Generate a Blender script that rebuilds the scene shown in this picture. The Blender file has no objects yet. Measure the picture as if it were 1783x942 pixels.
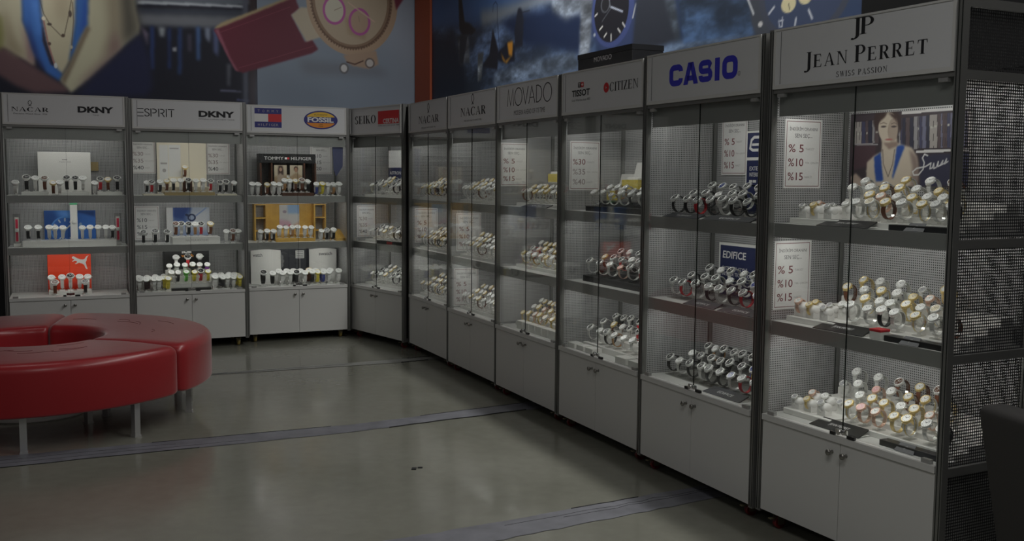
import bpy, bmesh, math, random
import numpy as np
from mathutils import Matrix, Vector

random.seed(7)
rng = np.random.default_rng(11)
PI = math.pi
SC = bpy.context.scene
COL = SC.collection

# ------------------------------------------------------------------ camera, world, exposure
CAM_H = 1.5163
cam_data = bpy.data.cameras.new('camera')
cam_data.sensor_width = 36.0
cam_data.lens = 1765.91 / 1783.0 * 36.0
cam_data.clip_start = 0.05
cam = bpy.data.objects.new('camera', cam_data)
COL.objects.link(cam)
cam.matrix_world = Matrix.Translation((0, 0, CAM_H)) @ Matrix.Rotation(PI / 2 - 0.092927, 4, 'X') @ Matrix.Rotation(0.007712, 4, 'Z')
SC.camera = cam

SC.view_settings.view_transform = 'Standard'
SC.view_settings.look = 'None'
SC.view_settings.exposure = 0.0
SC.view_settings.gamma = 1.0
SC.view_settings.use_curve_mapping = False

AMBIENT = 0.030       # open shop behind and left of the camera
CEIL_W = 7.5         # each ceiling panel lamp
TRACK_W = 4.0         # each spotlight on the back wall poster
LINE_W = 21.0         # each slim lamp above the long row
SHELF_W = 0.60        # each lamp strip under a shelf
world = bpy.data.worlds.new('world')
SC.world = world
world.use_nodes = True
world.node_tree.nodes['Background'].inputs[0].default_value = (0.95, 0.98, 1.0, 1)
world.node_tree.nodes['Background'].inputs[1].default_value = AMBIENT

def area_lamp(name, parent, M, sx, sy, watts, color=(1, 1, 1), spread=PI):
    l = bpy.data.lights.new(name, 'AREA')
    l.shape = 'RECTANGLE'
    l.size = sx
    l.size_y = sy
    l.energy = watts
    l.color = color
    l.spread = spread
    o = bpy.data.objects.new(name, l)
    COL.objects.link(o)
    o.parent = parent
    o.matrix_local = M
    return o

# ------------------------------------------------------------------ materials
def lin(c):
    return tuple(((x / 255 / 12.92) if x / 255 <= 0.04045 else ((x / 255 + 0.055) / 1.055) ** 2.4) for x in c)

def new_mat(name):
    m = bpy.data.materials.new(name)
    m.use_nodes = True
    nt = m.node_tree
    return m, nt, nt.nodes['Principled BSDF']

MATS = {}
def mat(name, col, rough=0.5, metal=0.0, spec=0.5, emit=None, noise=None, bump=None, coat=0.0):
    m, nt, b = new_mat(name)
    b.inputs['Base Color'].default_value = (*col, 1)
    b.inputs['Roughness'].default_value = rough
    b.inputs['Metallic'].default_value = metal
    b.inputs['Specular IOR Level'].default_value = spec
    b.inputs['Coat Weight'].default_value = coat
    b.inputs['Coat Roughness'].default_value = 0.26
    if emit:
        b.inputs['Emission Color'].default_value = (*emit[0], 1)
        b.inputs['Emission Strength'].default_value = emit[1]
    if noise:                                  # (scale, amount): mottling of the base colour
        tc = nt.nodes.new('ShaderNodeTexCoord')
        n = nt.nodes.new('ShaderNodeTexNoise')
        n.inputs['Scale'].default_value = noise[0]
        n.inputs['Detail'].default_value = 5
        nt.links.new(tc.outputs['Object'], n.inputs['Vector'])
        r = nt.nodes.new('ShaderNodeMapRange')
        r.inputs['From Min'].default_value = 0.3
        r.inputs['From Max'].default_value = 0.7
        r.inputs['To Min'].default_value = 1 - noise[1]
        r.inputs['To Max'].default_value = 1 + noise[1]
        nt.links.new(n.outputs['Fac'], r.inputs['Value'])
        x = nt.nodes.new('ShaderNodeVectorMath')
        x.operation = 'SCALE'
        x.inputs[0].default_value = col
        nt.links.new(r.outputs['Result'], x.inputs['Scale'])
        nt.links.new(x.outputs['Vector'], b.inputs['Base Color'])
    if bump:                                   # (scale, strength, distance)
        tc = nt.nodes.new('ShaderNodeTexCoord')
        n = nt.nodes.new('ShaderNodeTexNoise')
        n.inputs['Scale'].default_value = bump[0]
        n.inputs['Detail'].default_value = 4
        nt.links.new(tc.outputs['Object'], n.inputs['Vector'])
        bp = nt.nodes.new('ShaderNodeBump')
        bp.inputs['Strength'].default_value = bump[1]
        bp.inputs['Distance'].default_value = bump[2]
        nt.links.new(n.outputs['Fac'], bp.inputs['Height'])
        nt.links.new(bp.outputs['Normal'], b.inputs['Normal'])
    if name == 'leather':
        b.inputs['Sheen Weight'].default_value = 0.45
        b.inputs['Sheen Roughness'].default_value = 0.4
    MATS[name] = m
    return m

def glass_mat(name, tint, f0, rough=0.0):
    """Thin clear pane: transparent plus a Fresnel (Schlick) mirror."""
    m = bpy.data.materials.new(name)
    m.use_nodes = True
    nt = m.node_tree
    nt.nodes.clear()
    out = nt.nodes.new('ShaderNodeOutputMaterial')
    mix = nt.nodes.new('ShaderNodeMixShader')
    tr = nt.nodes.new('ShaderNodeBsdfTransparent')
    tr.inputs[0].default_value = (*tint, 1)
    gl = nt.nodes.new('ShaderNodeBsdfGlossy')
    gl.inputs['Roughness'].default_value = rough
    ge = nt.nodes.new('ShaderNodeNewGeometry')
    dt = nt.nodes.new('ShaderNodeVectorMath')
    dt.operation = 'DOT_PRODUCT'
    nt.links.new(ge.outputs['Normal'], dt.inputs[0])
    nt.links.new(ge.outputs['Incoming'], dt.inputs[1])
    def mth(op, a, b=None):
        n = nt.nodes.new('ShaderNodeMath')
        n.operation = op
        for i, x in enumerate((a, b)):
            if x is None:
                continue
            if isinstance(x, (int, float)):
                n.inputs[i].default_value = x
            else:
                nt.links.new(x, n.inputs[i])
        return n.outputs[0]
    c = mth('ABSOLUTE', dt.outputs['Value'])
    p = mth('POWER', mth('SUBTRACT', 1.0, c), 5.0)
    fac = mth('ADD', mth('MULTIPLY', p, 1 - f0), f0)
    nt.links.new(fac, mix.inputs[0])
    nt.links.new(tr.outputs[0], mix.inputs[1])
    nt.links.new(gl.outputs[0], mix.inputs[2])
    nt.links.new(mix.outputs[0], out.inputs[0])
    MATS[name] = m
    return m

def perforated_mat(name, col, pitch, radius, rough, metal):
    """Sheet steel punched with a square grid of round holes (uv in metres)."""
    m, nt, b = new_mat(name)
    b.inputs['Base Color'].default_value = (*col, 1)
    b.inputs['Roughness'].default_value = rough
    b.inputs['Metallic'].default_value = metal
    uv = nt.nodes.new('ShaderNodeUVMap')
    sc = nt.nodes.new('ShaderNodeVectorMath'); sc.operation = 'SCALE'
    sc.inputs['Scale'].default_value = 1.0 / pitch
    fr = nt.nodes.new('ShaderNodeVectorMath'); fr.operation = 'FRACTION'
    sb = nt.nodes.new('ShaderNodeVectorMath'); sb.operation = 'SUBTRACT'
    sb.inputs[1].default_value = (0.5, 0.5, 0)
    ln = nt.nodes.new('ShaderNodeVectorMath'); ln.operation = 'LENGTH'
    lt = nt.nodes.new('ShaderNodeMath'); lt.operation = 'GREATER_THAN'
    lt.inputs[1].default_value = radius / pitch
    nt.links.new(uv.outputs[0], sc.inputs[0])
    nt.links.new(sc.outputs[0], fr.inputs[0])
    nt.links.new(fr.outputs[0], sb.inputs[0])
    nt.links.new(sb.outputs[0], ln.inputs[0])
    nt.links.new(ln.outputs['Value'], lt.inputs[0])
    nt.links.new(lt.outputs[0], b.inputs['Alpha'])
    MATS[name] = m
    return m

def print_mat(name, rough=0.45):
    """Printed picture: ink colours stored on the sheet's own vertices."""
    m, nt, b = new_mat(name)
    a = nt.nodes.new('ShaderNodeAttribute')
    a.attribute_name = 'ink'
    nt.links.new(a.outputs['Color'], b.inputs['Base Color'])
    b.inputs['Roughness'].default_value = rough
    b.inputs['Specular IOR Level'].default_value = 0.3
    MATS[name] = m
    return m

mat('steel', (0.25, 0.25, 0.24), 0.38, 0.6)
mat('steel_light', (0.42, 0.42, 0.41), 0.35, 0.5)
mat('white_laminate', (0.62, 0.62, 0.60), 0.4)
mat('white_sign', (0.66, 0.67, 0.68), 0.45)
mat('white_shelf', (0.72, 0.72, 0.70), 0.35)
mat('white_plastic', (0.80, 0.79, 0.76), 0.3)
mat('chrome', (0.75, 0.75, 0.75), 0.15, 1.0)
mat('knob_metal', (0.30, 0.29, 0.27), 0.3, 0.9)
mat('dark_edge', (0.012, 0.016, 0.014), 0.2)
mat('black_plastic', (0.012, 0.012, 0.013), 0.35)
mat('ink_black', (0.010, 0.010, 0.013), 0.6)
mat('ink_grey', (0.16, 0.16, 0.17), 0.6)
mat('ink_overexposed', (0.36, 0.30, 0.30), 0.6)  # number ink lightened as if washed out by bright light
mat('ink_pale', (0.42, 0.40, 0.40), 0.6)
mat('ink_white', (0.75, 0.75, 0.74), 0.6)
mat('ink_red', (0.60, 0.02, 0.025), 0.5)
mat('ink_darkred', (0.22, 0.07, 0.08), 0.6)
mat('ink_navy', (0.018, 0.022, 0.20), 0.5)
mat('ink_blue', (0.035, 0.035, 0.52), 0.5)
mat('ink_orange', (0.75, 0.26, 0.02), 0.5)
mat('ink_yellow', (0.80, 0.50, 0.04), 0.5)
mat('paper', (0.80, 0.79, 0.78), 0.7)
mat('caster_red', (0.16, 0.012, 0.014), 0.4)
mat('caster_amber', (0.30, 0.22, 0.06), 0.4)
mat('bracket', (0.25, 0.22, 0.14), 0.4, 0.6)
mat('tube', (0.9, 0.9, 0.9), 0.4, emit=((1, 0.98, 0.94), 0.6))
mat('lamp_panel', (0.9, 0.9, 0.9), 0.4, emit=((1, 0.98, 0.95), 1.5))
mat('wall_paint', (0.035, 0.035, 0.037), 0.8)
mat('ceiling_paint', (0.05, 0.05, 0.05), 0.9)
mat('pillar_orange', (0.42, 0.085, 0.028), 0.6)
mat('leather', (0.30, 0.005, 0.010), 0.45, spec=0.4, bump=(26, 0.10, 0.008), coat=0.55)
mat('leather_crease', (0.13, 0.006, 0.010), 0.5)
mat('leg_metal', (0.62, 0.62, 0.62), 0.25, 0.7)
mat('drum_paint', (0.62, 0.61, 0.58), 0.5)
mat('chair_cloth', (0.042, 0.040, 0.038), 0.9, bump=(300, 0.3, 0.002))
mat('chair_wood', (0.02, 0.015, 0.012), 0.5)
mat('tape_pale', (0.21, 0.212, 0.20), 0.4, noise=(9, 0.12))
mat('tape', (0.145, 0.147, 0.168), 0.45, noise=(9, 0.22))
mat('tape_edge', (0.014, 0.014, 0.015), 0.8)
mat('yellow_box', (0.72, 0.58, 0.10), 0.45)
mat('cream_card', (0.80, 0.74, 0.60), 0.5)
mat('tan_board', (0.45, 0.34, 0.16), 0.5)
mat('oak', (0.62, 0.38, 0.08), 0.45, noise=(14, 0.1))
mat('walnut', (0.09, 0.035, 0.018), 0.4, noise=(18, 0.3))
mat('walnut_dark', (0.02, 0.012, 0.010), 0.4)
mat('charcoal', (0.035, 0.036, 0.042), 0.5)
mat('puma_red', (0.85, 0.06, 0.012), 0.45)
mat('edifice_blue', (0.02, 0.028, 0.10), 0.4)
mat('reflection_blue', (0.12, 0.13, 0.26), 0.3)
mat('strip_green', (0.10, 0.55, 0.25), 0.4)
mat('strap_pink', (0.75, 0.04, 0.10), 0.45)
glass_mat('door_glass', (0.97, 0.985, 0.975), 0.055)
glass_mat('acrylic', (0.93, 0.93, 0.92), 0.09, 0.05)
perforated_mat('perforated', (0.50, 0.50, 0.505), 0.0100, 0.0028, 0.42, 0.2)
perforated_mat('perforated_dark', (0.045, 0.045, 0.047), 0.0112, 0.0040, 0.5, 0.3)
print_mat('print')
# watch metals, straps and dials
mat('w_steel', (0.84, 0.84, 0.82), 0.32, 0.45)
mat('w_gold', (0.82, 0.64, 0.28), 0.3, 0.5)
mat('w_rose', (0.80, 0.54, 0.42), 0.3, 0.5)
mat('w_dark', (0.06, 0.06, 0.065), 0.3, 0.6)
mat('w_black', (0.014, 0.014, 0.015), 0.5)
mat('w_brown', (0.16, 0.055, 0.025), 0.55)
mat('w_tan', (0.45, 0.24, 0.10), 0.55)
mat('w_white', (0.82, 0.81, 0.79), 0.4)
mat('w_red', (0.55, 0.02, 0.03), 0.45)
mat('w_blue', (0.03, 0.05, 0.28), 0.45)
mat('w_yellow', (0.75, 0.62, 0.05), 0.45)
mat('w_green', (0.15, 0.55, 0.08), 0.45)
mat('w_purple', (0.22, 0.05, 0.35), 0.45)
mat('d_white', (0.82, 0.82, 0.80), 0.25)
mat('d_cream', (0.80, 0.72, 0.55), 0.25)
mat('d_black', (0.010, 0.010, 0.012), 0.2)
mat('d_blue', (0.02, 0.04, 0.20), 0.2)
mat('d_silver', (0.55, 0.55, 0.56), 0.25, 0.3)
mat('d_brown', (0.12, 0.05, 0.03), 0.25)
mat('d_rose', (0.75, 0.42, 0.42), 0.25)

# polished concrete floor
def concrete():
    m, nt, b = new_mat('concrete')
    tc = nt.nodes.new('ShaderNodeTexCoord')
    n1 = nt.nodes.new('ShaderNodeTexNoise'); n1.inputs['Scale'].default_value = 0.9; n1.inputs['Detail'].default_value = 7
    n2 = nt.nodes.new('ShaderNodeTexNoise'); n2.inputs['Scale'].default_value = 14; n2.inputs['Detail'].default_value = 6
    for n in (n1, n2):
        nt.links.new(tc.outputs['Object'], n.inputs['Vector'])
    mx = nt.nodes.new('ShaderNodeMath'); mx.operation = 'MULTIPLY_ADD'
    mx.inputs[1].default_value = 0.35
    nt.links.new(n2.outputs['Fac'], mx.inputs[0])
    nt.links.new(n1.outputs['Fac'], mx.inputs[2])
    cr = nt.nodes.new('ShaderNodeValToRGB')
    cr.color_ramp.elements[0].position = 0.40
    cr.color_ramp.elements[0].color = (0.150, 0.150, 0.122, 1)
    cr.color_ramp.elements[1].position = 0.95
    cr.color_ramp.elements[1].color = (0.225, 0.225, 0.190, 1)
    nt.links.new(mx.outputs[0], cr.inputs['Fac'])
    nt.links.new(cr.outputs['Color'], b.inputs['Base Color'])
    rr = nt.nodes.new('ShaderNodeMapRange')
    rr.inputs['From Min'].default_value = 0.35; rr.inputs['From Max'].default_value = 0.65
    rr.inputs['To Min'].default_value = 0.10; rr.inputs['To Max'].default_value = 0.24
    nt.links.new(n1.outputs['Fac'], rr.inputs['Value'])
    nt.links.new(rr.outputs['Result'], b.inputs['Roughness'])
    n3 = nt.nodes.new('ShaderNodeTexNoise'); n3.inputs['Scale'].default_value = 5; n3.inputs['Detail'].default_value = 3
    nt.links.new(tc.outputs['Object'], n3.inputs['Vector'])
    bp = nt.nodes.new('ShaderNodeBump'); bp.inputs['Strength'].default_value = 0.05; bp.inputs['Distance'].default_value = 0.02
    nt.links.new(n3.outputs['Fac'], bp.inputs['Height'])
    nt.links.new(bp.outputs['Normal'], b.inputs['Normal'])
    b.inputs['Specular IOR Level'].default_value = 0.5
    MATS['concrete'] = m
concrete()

# ------------------------------------------------------------------ mesh builder
class MB:
    def __init__(s):
        s.v = []; s.f = []; s.m = []; s.mats = []; s.sm = []
    def mi(s, name):
        if name not in s.mats:
            s.mats.append(name)
        return s.mats.index(name)
    def add(s, vs, fs, m, M=None, smooth=False):
        b = len(s.v); k = s.mi(m)
        for p in vs:
            s.v.append(tuple(M @ Vector(p)) if M is not None else tuple(p))
        for f in fs:
            s.f.append([b + i for i in f]); s.m.append(k); s.sm.append(smooth)
        return s
    def box(s, x0, x1, y0, y1, z0, z1, m, M=None):
        vs = [(x, y, z) for z in (z0, z1) for y in (y0, y1) for x in (x0, x1)]
        fs = [(0, 2, 3, 1), (4, 5, 7, 6), (0, 1, 5, 4), (2, 6, 7, 3), (0, 4, 6, 2), (1, 3, 7, 5)]
        return s.add(vs, fs, m, M)
    def poly(s, pts, y, m, M=None):
        """flat polygon in the x-z plane at depth y, facing -y"""
        a = sum(pts[i][0] * pts[(i + 1) % len(pts)][1] - pts[(i + 1) % len(pts)][0] * pts[i][1] for i in range(len(pts)))
        if a < 0:
            pts = pts[::-1]
        return s.add([(p[0], y, p[1]) for p in pts], [tuple(range(len(pts)))], m, M)
    def prism(s, pts, y0, y1, m, M=None):
        """outline in the x-z plane extruded from y0 to y1"""
        n = len(pts)
        a = sum(pts[i][0] * pts[(i + 1) % n][1] - pts[(i + 1) % n][0] * pts[i][1] for i in range(n))
        if a < 0:
            pts = pts[::-1]
        vs = [(p[0], y0, p[1]) for p in pts] + [(p[0], y1, p[1]) for p in pts]
        fs = [tuple(range(n)), tuple(range(2 * n - 1, n - 1, -1))]
        fs += [(i, i + n, (i + 1) % n + n, (i + 1) % n) for i in range(n)]
        return s.add(vs, fs, m, M)
    def cyl(s, p0, p1, r0, r1, n, m, M=None, smooth=True, caps=True):
        p0 = Vector(p0); p1 = Vector(p1); d = (p1 - p0).normalized()
        a = d.orthogonal().normalized(); b = d.cross(a)
        vs = []
        for p, r in ((p0, r0), (p1, r1)):
            for i in range(n):
                t = 2 * PI * i / n
                vs.append(p + a * (r * math.cos(t)) + b * (r * math.sin(t)))
        s.add(vs, [(i, (i + 1) % n, (i + 1) % n + n, i + n) for i in range(n)], m, M, smooth)
        if caps:
            k = len(s.v) - 2 * n; mi = s.mi(m)
            s.f.append([k + i for i in range(n - 1, -1, -1)]); s.m.append(mi); s.sm.append(False)
            s.f.append([k + n + i for i in range(n)]); s.m.append(mi); s.sm.append(False)
        return s
    def tube(s, path, r, n, m, M=None, closed=False):
        P = [Vector(p) for p in path]; N = len(P); vs = []
        up = Vector((0.13, 0.21, 0.97))
        for i in range(N):
            d = (P[(i + 1) % N] - P[i - 1]) if closed else (P[min(i + 1, N - 1)] - P[max(i - 1, 0)])
            d.normalize()
            a = d.cross(up)
            if a.length < 1e-4:
                a = d.orthogonal()
            a.normalize(); b = d.cross(a)
            for k in range(n):
                t = 2 * PI * k / n
                vs.append(P[i] + a * (r * math.cos(t)) + b * (r * math.sin(t)))
        fs = []
        for i in range(N if closed else N - 1):
            j = (i + 1) % N
            for k in range(n):
                l = (k + 1) % n
                fs.append((i * n + k, i * n + l, j * n + l, j * n + k))
        if not closed:
            fs.append(tuple(range(n - 1, -1, -1)))
            fs.append(tuple((N - 1) * n + k for k in range(n)))
        return s.add(vs, fs, m, M, True)
    def lathe(s, prof, n, m, M=None, smooth=True):
        """profile of (radius, z) turned about z"""
        vs = []; k = len(prof)
        for i in range(n):
            t = 2 * PI * i / n
            vs += [(r * math.cos(t), r * math.sin(t), z) for r, z in prof]
        fs = [(i * k + j, ((i + 1) % n) * k + j, ((i + 1) % n) * k + j + 1, i * k + j + 1) for i in range(n) for j in range(k - 1)]
        return s.add(vs, fs, m, M, smooth)
    def merge(s, o, M=None, swap=None):
        b = len(s.v)
        s.v += [tuple(M @ Vector(p)) for p in o.v] if M is not None else o.v
        mp = [s.mi((swap or {}).get(x, x)) for x in o.mats]
        for f, k, q in zip(o.f, o.m, o.sm):
            s.f.append([b + i for i in f]); s.m.append(mp[k]); s.sm.append(q)
        return s
    def mesh(s, name):
        me = bpy.data.meshes.new(name)
        me.from_pydata(s.v, [], s.f)
        for x in s.mats:
            me.materials.append(MATS[x])
        me.polygons.foreach_set('material_index', s.m)
        me.polygons.foreach_set('use_smooth', s.sm)
        # box-projected uv in metres
        uv = me.uv_layers.new(name='UVMap')
        V = np.array(s.v, dtype=np.float32)
        nrm = np.zeros((len(me.polygons), 3), dtype=np.float32)
        me.polygons.foreach_get('normal', nrm.ravel())
        ax = np.abs(nrm).argmax(1)
        tot = np.zeros(len(me.polygons), dtype=np.int32)
        me.polygons.foreach_get('loop_total', tot)
        li = np.zeros(len(me.loops), dtype=np.int32)
        me.loops.foreach_get('vertex_index', li)
        la = np.repeat(ax, tot)
        P = V[li]
        out = np.empty((len(li), 2), dtype=np.float32)
        out[:, 0] = np.where(la == 0, P[:, 1], P[:, 0])
        out[:, 1] = np.where(la == 2, P[:, 1], P[:, 2])
        uv.data.foreach_set('uv', out.ravel())
        me.update()
        return me
    def build(s, name, parent=None, M=None):
        return link(name, s.mesh(name), parent, M)

def link(name, me, parent=None, M=None):
    o = bpy.data.objects.new(name, me)
    COL.objects.link(o)
    if parent is not None:
        o.parent = parent
    if M is not None:
        o.matrix_local = M
    return o

def bevel(o, w, seg=2):
    b = o.modifiers.new('bevel', 'BEVEL')
    b.width = w; b.segments = seg; b.limit_method = 'ANGLE'
    return o

def tag(o, label, cat, group=None):
    o['label'] = label
    o['category'] = cat
    if group:
        o['group'] = group
    return o

def thing(name, label, cat, M, group=None):
    o = bpy.data.objects.new(name, None)
    o.empty_display_size = 0.05
    COL.objects.link(o)
    o.matrix_world = M
    return tag(o, label, cat, group)

def T(x, y, z):
    return Matrix.Translation((x, y, z))
def RZ(a):
    return Matrix.Rotation(a, 4, 'Z')
def RX(a):
    return Matrix.Rotation(a, 4, 'X')

# ------------------------------------------------------------------ lettering
_glyphs = {}
def text_arrays(body, bold=0.0):
    k = (body, bold)
    if k in _glyphs:
        return _glyphs[k]
    cu = bpy.data.curves.new('t', 'FONT')
    cu.body = body
    cu.size = 1.0
    cu.offset = bold
    cu.resolution_u = 3
    ob = bpy.data.objects.new('t', cu)
    COL.objects.link(ob)
    dg = bpy.context.evaluated_depsgraph_get()
    me = bpy.data.meshes.new_from_object(ob.evaluated_get(dg))
    v = np.array([tuple(p.co) for p in me.vertices])
    f = [tuple(p.vertices) for p in me.polygons]
    bpy.data.objects.remove(ob); bpy.data.curves.remove(cu); bpy.data.meshes.remove(me)
    _glyphs[k] = (v, f)
    return v, f

def text(mb, body, u0, u1, z0, z1, m, y=0.0, bold=0.0, shear=0.0, M=None):
    """fit a line of sans lettering into the box u0..u1, z0..z1 (x-z plane, read from -y)"""
    v, f = text_arrays(body, bold)
    lo = v.min(0); hi = v.max(0)
    P = []
    for p in v:
        a = (p[0] - lo[0]) / (hi[0] - lo[0]); b = (p[1] - lo[1]) / (hi[1] - lo[1])
        P.append((u0 + (u1 - u0) * a + shear * (z1 - z0) * b, y, z0 + (z1 - z0) * b))
    # font meshes face +z; after mapping z->y they face -y
    mb.add(P, f, m, M)

class Glyph:
    """lettering drawn with pens: polygons in a unit-high frame"""
    def __init__(s):
        s.p = []
    def quad(s, *p):
        s.p.append(list(p)); return s
    def rect(s, x0, y0, x1, y1):
        return s.quad((x0, y0), (x1, y0), (x1, y1), (x0, y1))
    def arc(s, cx, cy, rx, ry, tx, ty, a0, a1, n=20):
        for i in range(n):
            t0 = math.radians(a0 + (a1 - a0) * i / n); t1 = math.radians(a0 + (a1 - a0) * (i + 1) / n)
            q = lambda t, k: (cx + (rx - tx * k) * math.cos(t), cy + (ry - ty * k) * math.sin(t))
            s.quad(q(t0, 0), q(t1, 0), q(t1, 1), q(t0, 1))
        return s
    def stroke(s, path, w, closed=False):
        P = [Vector((a, b)) for a, b in path]; N = len(P)
        L = []
        for i in range(N):
            if closed:
                d0 = (P[i] - P[i - 1]).normalized(); d1 = (P[(i + 1) % N] - P[i]).normalized()
            else:
                d0 = (P[i] - P[max(i - 1, 0)]); d1 = (P[min(i + 1, N - 1)] - P[i])
                d0 = d0.normalized() if d0.length else d1.normalized()
                d1 = d1.normalized() if d1.length else d0
            t = (d0 + d1)
            t = t.normalized() if t.length > 1e-6 else d0
            n = Vector((-t.y, t.x)); k = 1 / max(0.4, n.dot(Vector((-d0.y, d0.x))))
            L.append((P[i] + n * (w / 2 * k), P[i] - n * (w / 2 * k)))
        for i in range(N if closed else N - 1):
            j = (i + 1) % N
            s.quad(tuple(L[i][1]), tuple(L[j][1]), tuple(L[j][0]), tuple(L[i][0]))
        return s

TK, TN, SF = 0.19, 0.06, 0.07
def serif_at(g, xc, y, w, up):
    h = 0.035
    g.rect(xc - w / 2, y if up else y - h, xc + w / 2, (y + h) if up else y)
def stem(g, x, tk=TK, y0=0.0, y1=1.0, top=True, bot=True):
    g.rect(x, y0, x + tk, y1)
    if bot: serif_at(g, x + tk / 2, y0, tk + 2 * SF, True)
    if top: serif_at(g, x + tk / 2, y1, tk + 2 * SF, False)
def serif_letter(c, k=1.0):
    """roman capital, 1 unit tall; k scales the thick pen.  returns glyph, width"""
    g = Glyph(); tk = TK * k
    if c == 'I': stem(g, SF, tk); return g, tk + 2 * SF
    if c == 'J':
        stem(g, 0.20, tk, 0.0, 1.0, True, False); g.arc(0.05, 0.0, 0.15 + tk, 0.26, tk, 0.06, -100, 0, 10)
        g.arc(0.04, -0.20, 0.07, 0.06, 0.07, 0.06, 0, 360, 10); return g, 0.27 + tk
    if c == 'E':
        stem(g, SF, tk)
        for y, x1 in ((0, 0.62), (0.965 - 0.01, 0.58), (0.49, 0.48)):
            g.rect(SF + tk, y, x1, y + 0.045)
        g.quad((0.62, 0), (0.66, 0.24), (0.63, 0.24), (0.56, 0.04)); g.quad((0.58, 1), (0.60, 0.78), (0.57, 0.78), (0.52, 0.96)); g.rect(0.46, 0.40, 0.49, 0.62)
        return g, 0.70
    if c == 'A':
        g.quad((0.08, 0), (0.13, 0), (0.43, 1), (0.38, 1)); g.quad((0.60, 0), (0.60 + tk, 0), (0.45, 1), (0.38, 1))
        g.rect(0.22, 0.32, 0.58, 0.365); serif_at(g, 0.105, 0, 0.20, True); serif_at(g, 0.60 + tk / 2, 0, tk + 0.14, True); return g, 0.72 + tk * 0.6
    if c == 'N':
        g.rect(0.10, 0, 0.15, 1); g.rect(0.68, 0, 0.73, 1); g.quad((0.08, 1), (0.08 + tk, 1), (0.73, 0), (0.68, 0))
        serif_at(g, 0.125, 0, 0.20, True); serif_at(g, 0.09, 1, 0.16, False); serif_at(g, 0.705, 1, 0.20, False); return g, 0.82
    if c in 'PR':
        stem(g, SF, tk); g.arc(0.26 + tk * 0.5, 0.735, 0.30, 0.265, tk * 0.9, 0.045, -90, 90)
        g.rect(SF + tk, 0.955, 0.36, 1.0); g.rect(SF + tk, 0.47, 0.36, 0.515)
        if c == 'R':
            g.quad((0.30, 0.48), (0.30 + tk, 0.48), (0.74, 0.0), (0.74 - tk * 1.1, 0.0)); serif_at(g, 0.69, 0, 0.18, True); return g, 0.76
        return g, 0.66
    if c == 'T':
        stem(g, 0.33 - tk / 2, tk, 0, 1, False, True); g.rect(0.02, 0.955, 0.64, 1.0)
        g.quad((0.02, 1), (0.0, 0.74), (0.03, 0.74), (0.08, 0.96)); g.quad((0.64, 1), (0.66, 0.74), (0.63, 0.74), (0.58, 0.96)); return g, 0.66
    if c == 'C':
        g.arc(0.42, 0.5, 0.40, 0.52, tk, 0.045, 42, 318, 26); g.rect(0.70, 0.70, 0.735, 0.95); return g, 0.78
    if c == 'O':
        g.arc(0.44, 0.5, 0.42, 0.52, tk, 0.045, 0, 360, 30); return g, 0.88
    if c == 'S':
        g.arc(0.30, 0.745, 0.25, 0.27, tk * 0.8, 0.05, 30, 270, 16); g.arc(0.30, 0.255, 0.28, 0.27, tk * 0.8, 0.05, -150, 90, 16)
        g.rect(0.49, 0.74, 0.52, 0.98); g.rect(0.02, 0.02, 0.05, 0.28); return g, 0.60
    if c == 'Z':
        g.rect(0.04, 0.955, 0.60, 1); g.rect(0.02, 0, 0.62, 0.045); g.quad((0.02, 0), (0.02 + tk * 1.1, 0), (0.60, 1), (0.60 - tk * 1.1, 1))
        g.rect(0.04, 0.76, 0.07, 1); g.rect(0.60, 0, 0.63, 0.24); return g, 0.66
    if c == 'K':
        stem(g, SF, tk); g.quad((SF + tk, 0.36), (SF + tk, 0.44), (0.62, 1), (0.56, 1)); g.quad((0.30, 0.56), (0.40, 0.66), (0.78, 0), (0.78 - tk * 1.2, 0))
        serif_at(g, 0.60, 1, 0.22, False); serif_at(g, 0.70, 0, 0.24, True); return g, 0.80
    if c == 'W':
        for x in (0.06, 0.46):
            g.quad((x, 1), (x + tk, 1), (x + 0.29, 0), (x + 0.23, 0)); g.quad((x + 0.23, 0), (x + 0.29, 0), (x + 0.48, 1), (x + 0.43, 1))
        for x in (0.14, 0.54, 0.92): serif_at(g, x, 1, 0.22, False)
        return g, 1.04
    return g, 0.34                                             # space

def put(mb, g, u, z, sx, sz, m, y):
    for q in g.p:
        mb.poly([(u + a * sx, z + b * sz) for a, b in q], y, m)

def serif_text(mb, body, u0, u1, z0, z1, m, y, k=1.0, gap=0.07, big=None):
    gl = []
    for i, c in enumerate(body):
        s = 1.0 if (big is None or i in big) else 0.80
        g, w = serif_letter(c, k)
        gl.append((g, w, s))
    tot = sum(w * s for g, w, s in gl) + gap * (len(gl) - 1)
    sx = (u1 - u0) / tot; x = u0
    for g, w, s in gl:
        put(mb, g, x, z0, sx * s, (z1 - z0) * s, m, y)
        x += (w * s + gap) * sx

def rrpath(x0, y0, x1, y1, r, order):
    """corner points of a rounded rectangle path; order lists corners like 'tr tl bl br'"""
    out = []
    C = {'tr': (x1 - r, y1 - r, 0), 'tl': (x0 + r, y1 - r, 90), 'bl': (x0 + r, y0 + r, 180), 'br': (x1 - r, y0 + r, 270)}
    for k in order:
        cx, cy, a = C[k]
        for i in range(6):
            t = math.radians(a + 18 * i); out.append((cx + r * math.cos(t), cy + r * math.sin(t)))
    return out

def ell(cx, cz, rx, rz, n=36, a0=0.0, a1=360.0):
    return [(cx + rx * math.cos(math.radians(a0 + (a1 - a0) * i / n)), cz + rz * math.sin(math.radians(a0 + (a1 - a0) * i / n))) for i in range(n if a1 - a0 >= 360 else n + 1)]

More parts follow.
